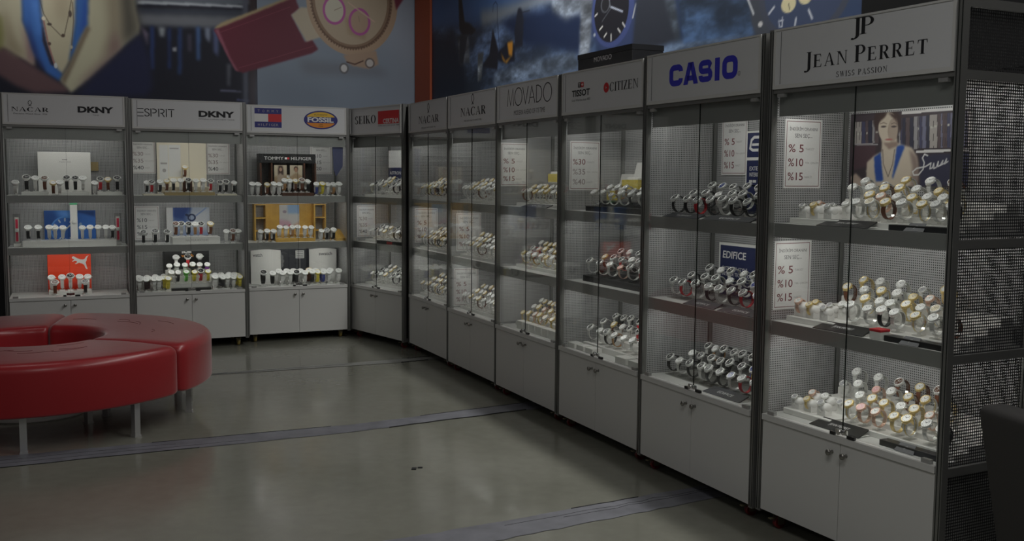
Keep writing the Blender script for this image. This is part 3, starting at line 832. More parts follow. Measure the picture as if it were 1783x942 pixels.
ART_PORTRAIT = [
 ('p',[(-0.016,1.911),(0.735,1.897),(0.76,1.473),(0.007,1.445)],(34,29,32),0.0),
 ('p',[(0.012,1.782),(0.701,1.797),(0.703,1.766),(0.013,1.758)],(40,34,38),0.0017),
 ('p',[(0.045,1.755),(0.058,1.755),(0.062,1.661),(0.05,1.661)],(96,92,90),0.0004),
 ('p',[(0.06,1.756),(0.076,1.755),(0.081,1.661),(0.065,1.661)],(96,92,90),0.0004),
 ('p',[(0.065,1.708),(0.076,1.708),(0.076,1.698),(0.066,1.699)],(110,108,104),0.0004),
 ('p',[(0.078,1.756),(0.087,1.756),(0.092,1.661),(0.083,1.661)],(96,92,90),0.0004),
 ('p',[(0.084,1.709),(0.086,1.709),(0.087,1.699),(0.084,1.699)],(110,108,104),0.0004),
 ('p',[(0.089,1.757),(0.109,1.756),(0.114,1.661),(0.094,1.661)],(40,40,56),0.0004),
 ('p',[(0.111,1.757),(0.124,1.757),(0.129,1.661),(0.116,1.661)],(52,44,46),0.0004),
 ('p',[(0.117,1.71),(0.123,1.71),(0.124,1.701),(0.117,1.701)],(110,108,104),0.0004),
 ('p',[(0.126,1.758),(0.146,1.757),(0.151,1.661),(0.131,1.661)],(30,30,40),0.0004),
 ('p',[(0.148,1.759),(0.16,1.758),(0.165,1.661),(0.153,1.661)],(84,82,84),0.0004),
 ('p',[(0.162,1.759),(0.182,1.758),(0.187,1.661),(0.167,1.661)],(52,44,46),0.0004),
 ('p',[(0.168,1.712),(0.182,1.712),(0.182,1.703),(0.168,1.703)],(110,108,104),0.0004),
 ('p',[(0.29,1.76),(0.298,1.759),(0.305,1.633),(0.297,1.633)],(84,82,84),0.0004),
 ('p',[(0.3,1.76),(0.307,1.76),(0.314,1.633),(0.307,1.633)],(40,40,56),0.0004),
 ('p',[(0.309,1.761),(0.324,1.76),(0.331,1.633),(0.316,1.633)],(30,30,40),0.0004),
 ('p',[(0.326,1.762),(0.345,1.761),(0.352,1.633),(0.333,1.633)],(52,44,46),0.0004),
 ('p',[(0.347,1.763),(0.365,1.762),(0.372,1.633),(0.354,1.633)],(30,30,40),0.0004),
 ('p',[(0.367,1.764),(0.385,1.763),(0.392,1.633),(0.374,1.633)],(84,82,84),0.0004),
 ('p',[(0.387,1.765),(0.394,1.764),(0.402,1.634),(0.394,1.634)],(58,56,62),0.0004),
 ('p',[(0.392,1.72),(0.394,1.72),(0.395,1.711),(0.393,1.711)],(110,108,104),0.0004),
 ('p',[(0.396,1.765),(0.407,1.764),(0.414,1.634),(0.403,1.634)],(40,40,56),0.0004),
 ('p',[(0.409,1.766),(0.427,1.765),(0.434,1.634),(0.416,1.634)],(66,66,80),0.0004),
 ('p',[(0.429,1.767),(0.443,1.766),(0.45,1.634),(0.436,1.634)],(30,30,40),0.0004),
 ('p',[(0.445,1.767),(0.463,1.766),(0.47,1.634),(0.452,1.634)],(96,92,90),0.0004),
 ('p',[(0.45,1.723),(0.462,1.723),(0.463,1.714),(0.45,1.715)],(110,108,104),0.0004),
 ('p',[(0.464,1.768),(0.482,1.767),(0.489,1.634),(0.472,1.634)],(96,92,90),0.0004),
 ('p',[(0.469,1.725),(0.482,1.724),(0.482,1.715),(0.47,1.716)],(110,108,104),0.0004),
 ('p',[(0.484,1.769),(0.498,1.769),(0.505,1.634),(0.491,1.635)],(52,44,46),0.0004),
 ('p',[(0.499,1.77),(0.506,1.77),(0.514,1.635),(0.507,1.635)],(66,66,80),0.0004),
 ('p',[(0.504,1.727),(0.506,1.727),(0.507,1.718),(0.505,1.718)],(110,108,104),0.0004),
 ('p',[(0.508,1.77),(0.518,1.77),(0.526,1.635),(0.516,1.635)],(52,44,46),0.0004),
 ('p',[(0.52,1.771),(0.527,1.771),(0.535,1.635),(0.528,1.635)],(52,44,46),0.0004),
 ('p',[(0.529,1.771),(0.542,1.771),(0.55,1.635),(0.536,1.635)],(40,40,56),0.0004),
 ('p',[(0.534,1.728),(0.542,1.728),(0.543,1.719),(0.534,1.72)],(110,108,104),0.0004),
 ('p',[(0.544,1.772),(0.561,1.771),(0.569,1.635),(0.552,1.635)],(66,66,80),0.0004),
 ('p',[(0.563,1.773),(0.58,1.772),(0.587,1.635),(0.57,1.635)],(58,56,62),0.0004),
 ('p',[(0.568,1.73),(0.579,1.73),(0.58,1.721),(0.568,1.722)],(110,108,104),0.0004),
 ('p',[(0.581,1.774),(0.588,1.774),(0.596,1.635),(0.589,1.635)],(30,30,40),0.0004),
 ('p',[(0.589,1.774),(0.596,1.774),(0.604,1.635),(0.597,1.636)],(40,40,56),0.0004),
 ('p',[(0.594,1.732),(0.596,1.732),(0.597,1.723),(0.595,1.723)],(110,108,104),0.0004),
 ('p',[(0.598,1.775),(0.614,1.774),(0.622,1.635),(0.606,1.636)],(66,66,80),0.0004),
 ('p',[(0.603,1.732),(0.614,1.732),(0.615,1.723),(0.603,1.724)],(110,108,104),0.0004),
 ('p',[(0.616,1.776),(0.623,1.775),(0.631,1.636),(0.624,1.636)],(30,30,40),0.0004),
 ('p',[(0.624,1.776),(0.637,1.775),(0.646,1.636),(0.632,1.636)],(96,92,90),0.0004),
 ('p',[(0.639,1.777),(0.652,1.776),(0.66,1.636),(0.647,1.636)],(96,92,90),0.0004),
 ('p',[(0.644,1.735),(0.652,1.734),(0.653,1.726),(0.644,1.726)],(110,108,104),0.0004),
 ('p',[(0.654,1.778),(0.66,1.777),(0.668,1.636),(0.662,1.636)],(40,40,56),0.0004),
 ('p',[(0.658,1.736),(0.66,1.736),(0.661,1.727),(0.659,1.727)],(110,108,104),0.0004),
 ('p',[(0.662,1.778),(0.668,1.778),(0.676,1.636),(0.67,1.636)],(96,92,90),0.0004),
 ('p',[(0.67,1.778),(0.679,1.778),(0.688,1.636),(0.678,1.636)],(30,30,40),0.0004),
 ('p',[(0.675,1.737),(0.679,1.736),(0.68,1.728),(0.675,1.728)],(110,108,104),0.0004),
 ('p',[(0.681,1.779),(0.694,1.778),(0.702,1.636),(0.689,1.636)],(84,82,84),0.0004),
 ('p',[(0.695,1.78),(0.708,1.779),(0.716,1.636),(0.704,1.636)],(40,40,56),0.0004),
 ('p',[(0.7,1.738),(0.708,1.738),(0.709,1.73),(0.701,1.73)],(110,108,104),0.0004),
 ('p',[(0.71,1.78),(0.719,1.78),(0.728,1.636),(0.718,1.637)],(66,66,80),0.0004),
 ('p',[(0.714,1.739),(0.719,1.739),(0.72,1.731),(0.715,1.731)],(110,108,104),0.0004),
 ('p',[(0.044,1.663),(0.183,1.66),(0.184,1.652),(0.045,1.655)],(92,90,92),0.0008),
 ('p',[(0.303,1.787),(0.709,1.797),(0.71,1.784),(0.304,1.776)],(128,126,126),0.0008),
 ('p',[(0.385,1.627),(0.719,1.631),(0.72,1.622),(0.385,1.616)],(124,122,122),0.0008),
 ('p',[(0.406,1.608),(0.72,1.616),(0.728,1.486),(0.413,1.482)],(30,30,42),0.0025),
 ('p',[(0.04,1.654),(0.174,1.651),(0.168,1.573),(0.045,1.542)],(44,32,36),0.0033),
 ('p',[(0.176,1.705),(0.152,1.751),(0.164,1.79),(0.215,1.804),(0.27,1.798),(0.302,1.771),(0.307,1.715),(0.294,1.699),(0.287,1.739),(0.183,1.743)],(38,29,28),0.0017),
 ('p',[(0.127,1.581),(0.166,1.609),(0.205,1.625),(0.205,1.665),(0.193,1.697),(0.283,1.694),(0.287,1.66),(0.32,1.65),(0.364,1.639),(0.39,1.603),(0.399,1.572),(0.396,1.482),(0.133,1.471),(0.125,1.542)],(116,108,98),0.0017),
 ('p',[(0.349,1.632),(0.39,1.603),(0.403,1.557),(0.404,1.482),(0.365,1.482),(0.372,1.557)],(80,70,66),0.005),
 ('p',[(0.213,1.662),(0.285,1.665),(0.292,1.648),(0.244,1.634)],(84,72,66),0.0041),
 ('e',(0.235,1.727,0.052,0.062),(118,110,100),0.002),
 ('e',(0.261,1.713,0.027,0.049),(100,90,82),0.002),
 ('p',[(0.181,1.743),(0.189,1.781),(0.23,1.79),(0.217,1.771),(0.194,1.755)],(40,30,28),0.0025),
 ('p',[(0.23,1.788),(0.277,1.777),(0.291,1.724),(0.274,1.754)],(40,30,28),0.0025),
 ('e',(0.211,1.73,0.014,0.004),(46,40,40),0.002),
 ('e',(0.266,1.728,0.014,0.004),(46,40,40),0.002),
 ('l',[(0.193,1.743),(0.211,1.747),(0.227,1.741)],(64,54,50),0.0029),
 ('l',[(0.252,1.74),(0.267,1.744),(0.283,1.737)],(64,54,50),0.0029),
 ('l',[(0.241,1.727),(0.236,1.706),(0.246,1.701)],(94,84,76),0.0033),
 ('e',(0.242,1.675,0.019,0.004),(100,62,60),0.002),
 ('p',[(0.166,1.603),(0.201,1.622),(0.211,1.557),(0.222,1.502),(0.182,1.498),(0.172,1.542)],(22,42,88),0.0017),
 ('p',[(0.286,1.648),(0.32,1.65),(0.326,1.641),(0.302,1.587),(0.284,1.542),(0.272,1.511),(0.268,1.519),(0.278,1.58)],(24,44,90),0.0017),
 ('l',[(0.211,1.634),(0.218,1.573),(0.246,1.519),(0.267,1.572),(0.275,1.633)],(52,46,44),0.0033),
 ('p',[(0.038,1.518),(0.067,1.534),(0.11,1.502),(0.132,1.479),(0.049,1.47)],(104,92,84),0.0033),
 ('l',[(0.444,1.605),(0.429,1.611),(0.419,1.596),(0.429,1.577),(0.425,1.551),(0.403,1.528),(0.379,1.527),(0.373,1.54),(0.392,1.554),(0.436,1.561),(0.462,1.575)],(128,128,128),0.0058),
 ('l',[(0.462,1.575),(0.458,1.552),(0.47,1.556),(0.476,1.574),(0.477,1.553),(0.489,1.558),(0.497,1.58)],(128,128,128),0.005),
 ('l',[(0.497,1.58),(0.496,1.561),(0.506,1.565)],(128,128,128),0.005),
 ('l',[(0.506,1.565),(0.519,1.585),(0.517,1.571),(0.51,1.566),(0.527,1.574),(0.536,1.592),(0.535,1.576),(0.527,1.571),(0.544,1.581)],(128,128,128),0.0041),
]

# ------------------------------------------------------------------ the room
def structure(name, mb, M=None):
    o = mb.build(name, None, M)
    o['kind'] = 'structure'
    return o

structure('floor', MB().box(-7, 5.5, -3, 12, -0.05, 0, 'concrete'))
structure('ceiling', MB().box(-7, 5.5, -3, 12, 3.7, 3.75, 'ceiling_paint'))
BW = T(-2.594, 9.608, 0) @ RZ(0.43)            # frame of the back wall (x to the right, y into the wall)
RW = T(0.0606, 8.130, 0) @ RZ(-1.14)           # frame of the long right-hand wall
pb = BW @ Vector((0, 0, 0)); db = Vector((math.cos(0.43), math.sin(0.43)))
pr = RW @ Vector((0, 0, 0)); dr = Vector((math.cos(-1.14), math.sin(-1.14)))
den = db.x * dr.y - db.y * dr.x
sb_ = ((pr.x - pb.x) * dr.y - (pr.y - pb.y) * dr.x) / den
CORNER_B = sb_                                  # where the walls meet, along the back wall
sr_ = ((pb.x - pr.x) * db.y - (pb.y - pr.y) * db.x) / (dr.x * db.y - dr.y * db.x)
CORNER_R = sr_
structure('wall_back', MB().box(-4.6, CORNER_B, 0, 0.12, 0, 3.7, 'wall_paint'), BW)
structure('wall_right', MB().box(CORNER_R, 5.6, 0, 0.12, 0, 3.7, 'wall_paint'), RW)

pil = MB()
cb = BW @ Vector((CORNER_B, 0, 0)); p1 = BW @ Vector((1.787, 0, 0)); p1b = BW @ Vector((1.787, -0.05, 0))
p2 = RW @ Vector((-1.965, 0, 0)); p2b = RW @ Vector((-1.965, -0.05, 0))
inn = cb - 0.05 * Vector((-math.sin(0.43), math.cos(0.43), 0)) - 0.05 * Vector((math.sin(1.14), math.cos(1.14), 0))
ring = [p1, p1b, inn, p2b, p2, cb]
vs = [(p.x, p.y, z) for z in (0, 3.7) for p in ring]
pil.add(vs, [(5, 4, 3, 2, 1, 0), (6, 7, 8, 9, 10, 11)] + [(i, (i + 1) % 6, (i + 1) % 6 + 6, i + 6) for i in range(6)], 'pillar_orange')
structure('pillar', pil)

# printed banners
me = picture_mesh('poster', ART_BACK, -2.10, 1.762, 2.02, 3.50, 0.006, POSTER_GAIN, 0.029)
o = link('wall_poster', me, None, BW @ T(0, -0.03, 0))
tag(o, 'long printed wall poster of a person in blue and a crimson strap watch', 'poster')
me = picture_mesh('poster', ART_SEA, -1.955, 4.75, 1.95, 3.50, 0.0075, POSTER_GAIN * 1.25, 0.029)
o = link('wall_poster', me, None, RW @ T(0, -0.03, 0))
tag(o, 'dark blue printed wall poster of stormy sea with two big watches', 'poster')

# ceiling lamps (above the frame) and lamps over the cabinet tops for the posters
for i, (x, y) in enumerate([(-3.8, 1.0), (-0.1, 1.5), (-2.7, 5.6), (-0.9, 6.6), (0.5, 0.1)]):
    t = thing('ceiling_light', 'white ceiling light panel above the open shop floor', 'light', T(x, y, 3.70), 'ceiling light panels')
    MB().box(-0.62, 0.62, -0.17, 0.17, -0.05, 0, 'steel_light').build('frame', t)
    MB().box(-0.60, 0.60, -0.15, 0.15, -0.056, -0.0505, 'lamp_panel').build('diffuser', t)
    area_lamp('lamp', t, T(0, 0, -0.06), 1.2, 0.3, CEIL_W * (2.1, 2.1, 0.40, 0.08, 2.9)[i], (1, 0.985, 0.96))
def spot(x, y, aim, i, watts):
    t = thing('track_spotlight', 'black track spotlight under the ceiling aimed at the wall poster', 'light', T(x, y, 3.70), 'track spotlights')
    MB().cyl((0, 0, 0), (0, 0, -0.08), 0.012, 0.012, 8, 'black_plastic').build('stem', t)
    d = (Vector(aim) - Vector((x, y, 3.58))).normalized()
    q = d.to_track_quat('-Z', 'Y').to_matrix().to_4x4()
    M = T(0, 0, -0.12) @ q
    MB().cyl((0, 0, 0.07), (0, 0, -0.07), 0.045, 0.06, 16, 'black_plastic', M).build('lamp_head', t)
    area_lamp('lamp', t, M @ T(0, 0, -0.075), 0.10, 0.10, watts, (1, 0.985, 0.96), spread=2.6)
for i, s in enumerate([-1.7, -0.4, 0.9]):
    a = BW @ Vector((s, -0.75, 0)); b = BW @ Vector((s, -0.03, 2.35))
    spot(a.x, a.y, b, i, TRACK_W * BACK_K[i])
# line of slim lamps hung along the ceiling behind the fronts of the long row
for i, s in enumerate([0.85, 2.25, 3.65, 5.0]):
    p = RW @ Vector((s, -0.40, 0))
    t = thing('line_lamp', 'slim white ceiling line lamp above the long row of cabinets', 'light', T(p.x, p.y, 3.70) @ RZ(-1.14), 'slim ceiling line lamps')
    MB().box(-0.66, 0.66, -0.05, 0.05, -0.05, 0, 'steel_light').build('frame', t)
    MB().box(-0.65, 0.65, -0.04, 0.04, -0.056, -0.0505, 'lamp_panel').build('diffuser', t)
    area_lamp('lamp', t, T(0, 0, -0.06), 1.3, 0.08, LINE_W, (1, 0.99, 0.965))

# tape strips over the floor joints
def tape(name, label, pts_a, pts_b, seed, m='tape'):
    """pts_a / pts_b: the two long edges, torn a little"""
    r = random.Random(seed); mb = MB(); n = 60
    A = [Vector(p) for p in pts_a]; B = [Vector(p) for p in pts_b]
    def at(P, t):
        k = min(int(t * (len(P) - 1)), len(P) - 2); f = t * (len(P) - 1) - k
        return P[k].lerp(P[k + 1], f)
    L = []
    for i in range(n + 1):
        t = i / n
        a = at(A, t); b = at(B, t); d = (a - b)
        a = a + d * r.uniform(-0.04, 0.02); b = b - d * r.uniform(-0.04, 0.02)
        L.append((a, b))
    vs = [(p.x, p.y, 0.0022) for a, b in L for p in (a, b)]
    fs = [(2 * i, 2 * i + 1, 2 * i + 3, 2 * i + 2) for i in range(n)]
    mb.add([(x, y, 0.0004) for x, y, z in vs], [f[::-1] for f in fs], m)
    mb.add(vs, fs, m)
    # lifted dark torn edges
    for side in (0, 1):
        i = 0
        while i < n - 8:
            if r.random() < 0.45:
                ln = r.randint(4, 14)
                path = [Vector((L[j][side].x, L[j][side].y, 0.002)) for j in range(i, min(i + ln, n))]
                if len(path) > 2:
                    mb.tube(path, r.uniform(0.002, 0.005), 5, 'tape_edge')
                i += ln
            i += r.randint(3, 9)
    for k in range(3):
        f = r.uniform(0.25, 0.75); i = r.randint(0, n // 2); ln = r.randint(8, 22)
        mb.tube([Vector((*L[j][0].lerp(L[j][1], f + r.uniform(-0.03, 0.03)), 0.0022)) for j in range(i, min(i + ln, n))], 0.0012, 4, 'tape_edge')
    o = mb.build('floor_tape')
    return tag(o, label, 'tape')
tape('floor_tape', 'wide grey tape strip on the floor running under the red sofa', [(-3.4, 4.98), (-2.73, 5.31), (-0.97, 6.06), (0.02, 6.66), (0.35, 6.86)], [(-3.3, 4.78), (-2.63, 5.10), (-0.94, 5.88), (0.10, 6.49), (0.42, 6.68)], 3)
tape('floor_tape', 'narrow cracked pale tape strip on the floor before the corner cabinets', [(-3.1, 7.24), (-2.31, 7.61), (-0.95, 8.27), (-0.62, 8.45)], [(-3.08, 7.18), (-2.30, 7.54), (-0.93, 8.12), (-0.58, 8.32)], 5, 'tape_pale')
tape('floor_tape', 'wide grey tape strip on the floor in front of the nearest cabinets', [(-0.9, 3.92), (-0.31, 4.20), (1.00, 4.92), (1.3, 5.08)], [(-0.8, 3.72), (-0.20, 4.02), (0.98, 4.70), (1.3, 4.87)], 9)
mb = MB()
for k, (x, y) in enumerate([(-0.50, 5.15), (-0.47, 5.16), (-0.50, 5.13)]):
    mb.box(x - 0.012, x + 0.012, y - 0.008, y + 0.008, 0.0, 0.004, 'tape_edge')
tag(mb.build('floor_scrap'), 'small dark scrap lying on the bare concrete floor', 'scrap')

# ------------------------------------------------------------------ cabinets
CAB = {'A': (-4.0121, 8.0395, 0.4120, 0.0119), 'B': (-3.1755, 8.5263, 0.4261, 0.0079), 'C': (-2.3541, 9.0356, 0.4317, 0.0004),
       'S': (-1.5139, 9.4868, -0.9079, -0.0024), 'N1': (-0.8893, 8.7357, -1.1400, -0.0064), 'N2': (-0.4960, 7.8566, -1.1400, -0.0063),
       'M': (-0.1076, 6.9753, -1.1400, -0.0055), 'CI': (0.2916, 6.0989, -1.1400, -0.0044), 'CA': (0.6790, 5.2070, -1.1400, -0.0011),
       'JP': (1.0915, 4.3154, -1.0925, 0.0059)}
CM = {k: T(x, y, dz) @ RZ(a) for k, (x, y, a, dz) in CAB.items()}
CAB_LABEL = {
    'A': 'leftmost glass display cabinet, red box and little else on its bottom shelf',
    'B': 'glass display cabinet second from left, black box on its bottom shelf',
    'C': 'glass display cabinet with flag and oval logos on its sign',
    'S': 'angled corner glass display cabinet with red rectangle on its sign',
    'N1': 'glass display cabinet directly right of the angled corner cabinet',
    'N2': 'second glass display cabinet right of the angled corner cabinet',
    'M': 'glass display cabinet with tall thin black lettering on its sign',
    'CI': 'glass display cabinet with red dot on its sign and black box on top',
    'CA': 'glass display cabinet with bold blue letters on its sign',
    'JP': 'nearest glass display cabinet with perforated steel side at the right'}
CAB_SHORT = {'A': 'leftmost cabinet', 'B': 'cream-display cabinet', 'C': 'flag-logo cabinet', 'S': 'angled corner cabinet',
             'N1': 'cabinet right of the corner', 'N2': 'second cabinet after the corner', 'M': 'thin-lettered cabinet', 'CI': 'red-dot cabinet',
             'CA': 'blue-lettered cabinet', 'JP': 'nearest cabinet'}
SHELF_Z = [1.3185, 0.899, 0.497]
SHELF_NAME = ['top shelf', 'middle shelf', 'bottom shelf']
CW, CD = 0.90, 0.45

PARTS = {}
def post_mesh():
    mb = MB()
    mb.box(0, 0.028, 0, 0.030, 0.062, 2.127, 'steel')
    for x in (0.006, 0.021):                       # extruded grooves
        mb.box(x, x + 0.003, -0.0012, 0.0, 0.07, 2.12, 'dark_edge')
    return mb.mesh('post')
PARTS['post'] = post_mesh()
mb = MB().box(0, CW, 0.0, 0.05, 1.8796, 2.1266, 'white_sign')
PARTS['sign_panel'] = mb.mesh('sign_panel')
mb = MB()
for b in ((0, 0.012, 1.8796, 2.1266), (CW - 0.012, CW, 1.8796, 2.1266), (0.012, CW - 0.012, 1.8796, 1.8956), (0.012, CW - 0.012, 2.1186, 2.1266)):
    mb.box(b[0], b[1], -0.004, -0.0003, b[2], b[3], 'white_laminate')
mb.box(0.040, 0.0425, -0.0015, -0.0003, 1.8996, 2.1136, 'ink_grey')
PARTS['sign_frame'] = mb.mesh('sign_frame')
mb = MB().box(0, CW, 0.004, 0.03, 1.862, 1.8790, 'steel')
PARTS['top_rail'] = mb.mesh('top_rail')
PARTS['valance'] = MB().box(0.002, CW - 0.002, 0.036, 0.040, 1.768, 1.8785, 'steel_light').mesh('valance')
PARTS['inner_ceiling'] = MB().box(0, CW, 0.0415, 0.438, 1.862, 1.872, 'white_shelf').mesh('inner_ceiling')
mb = MB().box(0, CW, 0.4390, 0.4394, 0.498, 1.862, 'perforated')
PARTS['back_panel'] = mb.mesh('back_panel')
mb = MB().box(-0.0144, -0.0140, 0.031, 0.4195, 0.10, 2.10, 'perforated').box(-0.0298, -0.0294, 0.031, 0.4195, 0.10, 2.10, 'black_plastic')  # solid black sheet added behind the panel to keep its holes dark
PARTS['side_panel_l'] = mb.mesh('side_panel')
mb = MB().box(CW + 0.0140, CW + 0.0144, 0.031, 0.4195, 0.10, 2.10, 'perforated').box(CW + 0.0294, CW + 0.0298, 0.031, 0.4195, 0.10, 2.10, 'black_plastic')  # same added black sheet, shading the holes on this side
PARTS['side_panel_r'] = mb.mesh('side_panel')
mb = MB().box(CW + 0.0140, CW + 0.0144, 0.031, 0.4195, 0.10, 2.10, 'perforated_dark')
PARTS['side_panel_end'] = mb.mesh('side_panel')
for nm, x in (('l', -0.0292), ('r', CW + 0.0152)):
    for i, z in enumerate((0.062, 0.458, 0.862, 1.268, 1.852, 2.095)):
        mb = MB().box(x, x + 0.0140, 0.0305, 0.4195, z, z + 0.032, 'steel')
        PARTS['side_rail_%s%d' % (nm, i)] = mb.mesh('side_rail')
for i, z in enumerate(SHELF_Z[:2]):
    PARTS['shelf%d' % i] = MB().box(0.001, CW - 0.001, 0.0375, 0.438, z - 0.016, z, 'white_shelf').mesh('shelf')
    mb = MB().box(0.001, CW - 0.001, 0.030, 0.0370, z - 0.058, z + 0.0005, 'steel_light')
    PARTS['lip%d' % i] = mb.mesh('shelf_lip')
for i, z in enumerate((1.862, SHELF_Z[0] - 0.016, SHELF_Z[1] - 0.016)):
    mb = MB().cyl((0.04, 0.062, z - 0.016), (CW - 0.04, 0.062, z - 0.016), 0.0075, 0.0075, 8, 'tube')
    mb.box(0.03, 0.045, 0.05, 0.074, z - 0.028, z - 0.0005, 'white_plastic').box(CW - 0.045, CW - 0.03, 0.05, 0.074, z - 0.028, z - 0.0005, 'white_plastic')
    PARTS['tube%d' % i] = mb.mesh('light_tube')
mb = MB().box(0.0, CW, -0.006, 0.4385, 0.4715, 0.497, 'white_laminate')
PARTS['worktop'] = mb.mesh('worktop')
mb = MB().box(0.0, 0.016, 0.021, 0.438, 0.074, 0.471, 'white_laminate').box(CW - 0.016, CW, 0.021, 0.438, 0.074, 0.471, 'white_laminate')
mb.box(0.0165, CW - 0.0165, 0.430, 0.438, 0.074, 0.471, 'white_laminate').box(0.0165, CW - 0.0165, 0.021, 0.4295, 0.074, 0.090, 'white_laminate')
PARTS['base_cabinet'] = mb.mesh('base_cabinet')
PARTS['door_l'] = MB().box(0.001, 0.4485, 0.001, 0.019, 0.074, 0.468, 'white_laminate').mesh('door')
PARTS['door_r'] = MB().box(0.4515, CW - 0.001, 0.001, 0.019, 0.074, 0.468, 'white_laminate').mesh('door')
kn = MB().lathe([(0.0, -0.030), (0.009, -0.0295), (0.0125, -0.026), (0.0125, -0.020), (0.006, -0.014), (0.0055, -0.004), (0.0075, -0.0005), (0.0, 0.0)], 16, 'knob_metal', RX(-PI / 2) @ Matrix.Scale(1, 4))
PARTS['knob'] = kn.mesh('knob')
for nm, x0, x1, sx in (('l', 0.001, 0.4492, 0.4492), ('r', 0.4508, CW - 0.001, 0.4508)):
    mb = MB().box(x0, x1, 0.008, 0.013, 0.503, 1.8610, 'door_glass')
    e = (x1, x1 + 0.0006) if nm == 'l' else (x0 - 0.0006, x0)
    mb.box(e[0], e[1], 0.0075, 0.0135, 0.503, 1.8610, 'dark_edge')
    PARTS['glass_' + nm] = mb.mesh('glass_door')
PARTS['hinge'] = MB().box(0.0, 0.040, 0.0015, 0.0195, 0.0, 0.0145, 'steel_light').mesh('hinge')
mb = MB().box(-0.03, 0.03, 0.0, 0.0075, 0.508, 0.526, 'chrome').cyl((0.0, 0.0, 0.517), (0.0, -0.016, 0.517), 0.010, 0.010, 14, 'chrome')
mb.box(-0.055, -0.032, -0.004, 0.0075, 0.4985, 0.511, 'black_plastic').box(0.034, 0.072, -0.004, 0.0075, 0.4985, 0.511, 'black_plastic')
PARTS['lock'] = mb.mesh('lock')
for c in ('caster_red', 'caster_amber'):
    mb = MB().cyl((-0.011, 0, 0.0275), (0.011, 0, 0.0275), 0.0275, 0.0275, 20, c)
    mb.cyl((-0.0125, 0, 0.0275), (0.0125, 0, 0.0275), 0.011, 0.011, 12, 'bracket')
    PARTS[c] = mb.mesh('wheel')
mb = MB().box(-0.022, 0.022, -0.022, 0.022, 0.062, 0.066, 'bracket')
for s in (-1, 1):
    mb.prism([(-0.016, 0.0), (0.016, 0.0), (0.020, 0.042), (-0.020, 0.042)], s * 0.0145 - 0.001, s * 0.0145 + 0.001, 'bracket', T(0, 0, 0.02) @ RZ(PI / 2))
mb.box(-0.009, 0.009, -0.055, -0.020, 0.048, 0.052, 'bracket')
PARTS['bracket'] = mb.mesh('bracket')

def make_cabinet(k):
    root = thing('display_cabinet', CAB_LABEL[k], 'display cabinet', CM[k], 'glass display cabinets along the walls')
    dz = CAB[k][3]
    for x in (-0.030, CW + 0.002):
        for y in (0.0, 0.42):
            link('post', PARTS['post'], root, T(x, y, 0))
    sp = link('sign_panel', PARTS['sign_panel'], root)
    link('sign_frame', PARTS['sign_frame'], sp)
    for n in ('top_rail', 'valance', 'inner_ceiling', 'back_panel'):
        link(n, PARTS[n], root)
    link('side_panel', PARTS['side_panel_l'], root)
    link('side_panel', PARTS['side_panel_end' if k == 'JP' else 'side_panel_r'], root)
    for s in 'lr':
        for i in range(6):
            link('side_rail', PARTS['side_rail_%s%d' % (s, i)], root)
    for i in range(2):
        sh = link('shelf', PARTS['shelf%d' % i], root)
        link('shelf_lip', PARTS['lip%d' % i], sh)
    for i, z in enumerate((1.862, SHELF_Z[0] - 0.016, SHELF_Z[1] - 0.016)):
        tb = link('light_tube', PARTS['tube%d' % i], root)
        w = SHELF_W * LIGHT_K.get(k, 1.0) * (1.25 if i == 0 else 1.0)
        area_lamp('lamp', tb, T(CW / 2, 0.078, z - 0.026) @ RX(0.50), 0.80, 0.03, w, LIGHT_C.get(k, (1, 0.985, 0.95)))
    wt = link('worktop', PARTS['worktop'], root)
    link('base_cabinet', PARTS['base_cabinet'], root)
    for s, ku in (('l', 0.408), ('r', 0.482)):
        d = link('door', PARTS['door_' + s], root)
        link('knob', PARTS['knob'], d, T(ku, 0.001, 0.428))
        g = link('glass_door', PARTS['glass_' + s], root)
        for z in (0.4975, 1.846):
            link('hinge', PARTS['hinge'], g, T(0.025 if s == 'l' else 0.835, 0, z))
        if s == 'l':
            link('lock', PARTS['lock'], g, T(0.45, 0, 0))
    for x in (0.055, CW - 0.055):
        for y in (0.06, 0.39):
            c = link('caster', PARTS['bracket'], root, T(x, y, -dz))
            link('wheel', PARTS['caster_amber' if k in 'ABC' else 'caster_red'], c)
    return root, sp

SIGN = {}
ROOT = {}
for k in CAB:
    ROOT[k], SIGN[k] = make_cabinet(k)

# --------------------------------------------------------------- sign lettering
Y = -0.0009
def letter(k, mb, name='lettering'):
    return mb.build(name, SIGN[k])

def q_symbol(mb, cx, cz, h, m='ink_black'):
    g = Glyph().stroke([(cx - 0.20 * h, cz - 0.5 * h), (cx + 0.12 * h, cz - 0.28 * h), (cx + 0.30 * h, cz + 0.0 * h), (cx + 0.22 * h, cz + 0.30 * h), (cx, cz + 0.5 * h),
                        (cx - 0.22 * h, cz + 0.30 * h), (cx - 0.30 * h, cz), (cx - 0.12 * h, cz - 0.28 * h), (cx + 0.20 * h, cz - 0.5 * h)], 0.09 * h)
    g.stroke([(cx - 0.26 * h, cz - 0.47 * h), (cx - 0.12 * h, cz - 0.5 * h)], 0.06 * h).stroke([(cx + 0.12 * h, cz - 0.5 * h), (cx + 0.26 * h, cz - 0.47 * h)], 0.06 * h)
    for q in g.p:
        mb.poly(q, Y, m)

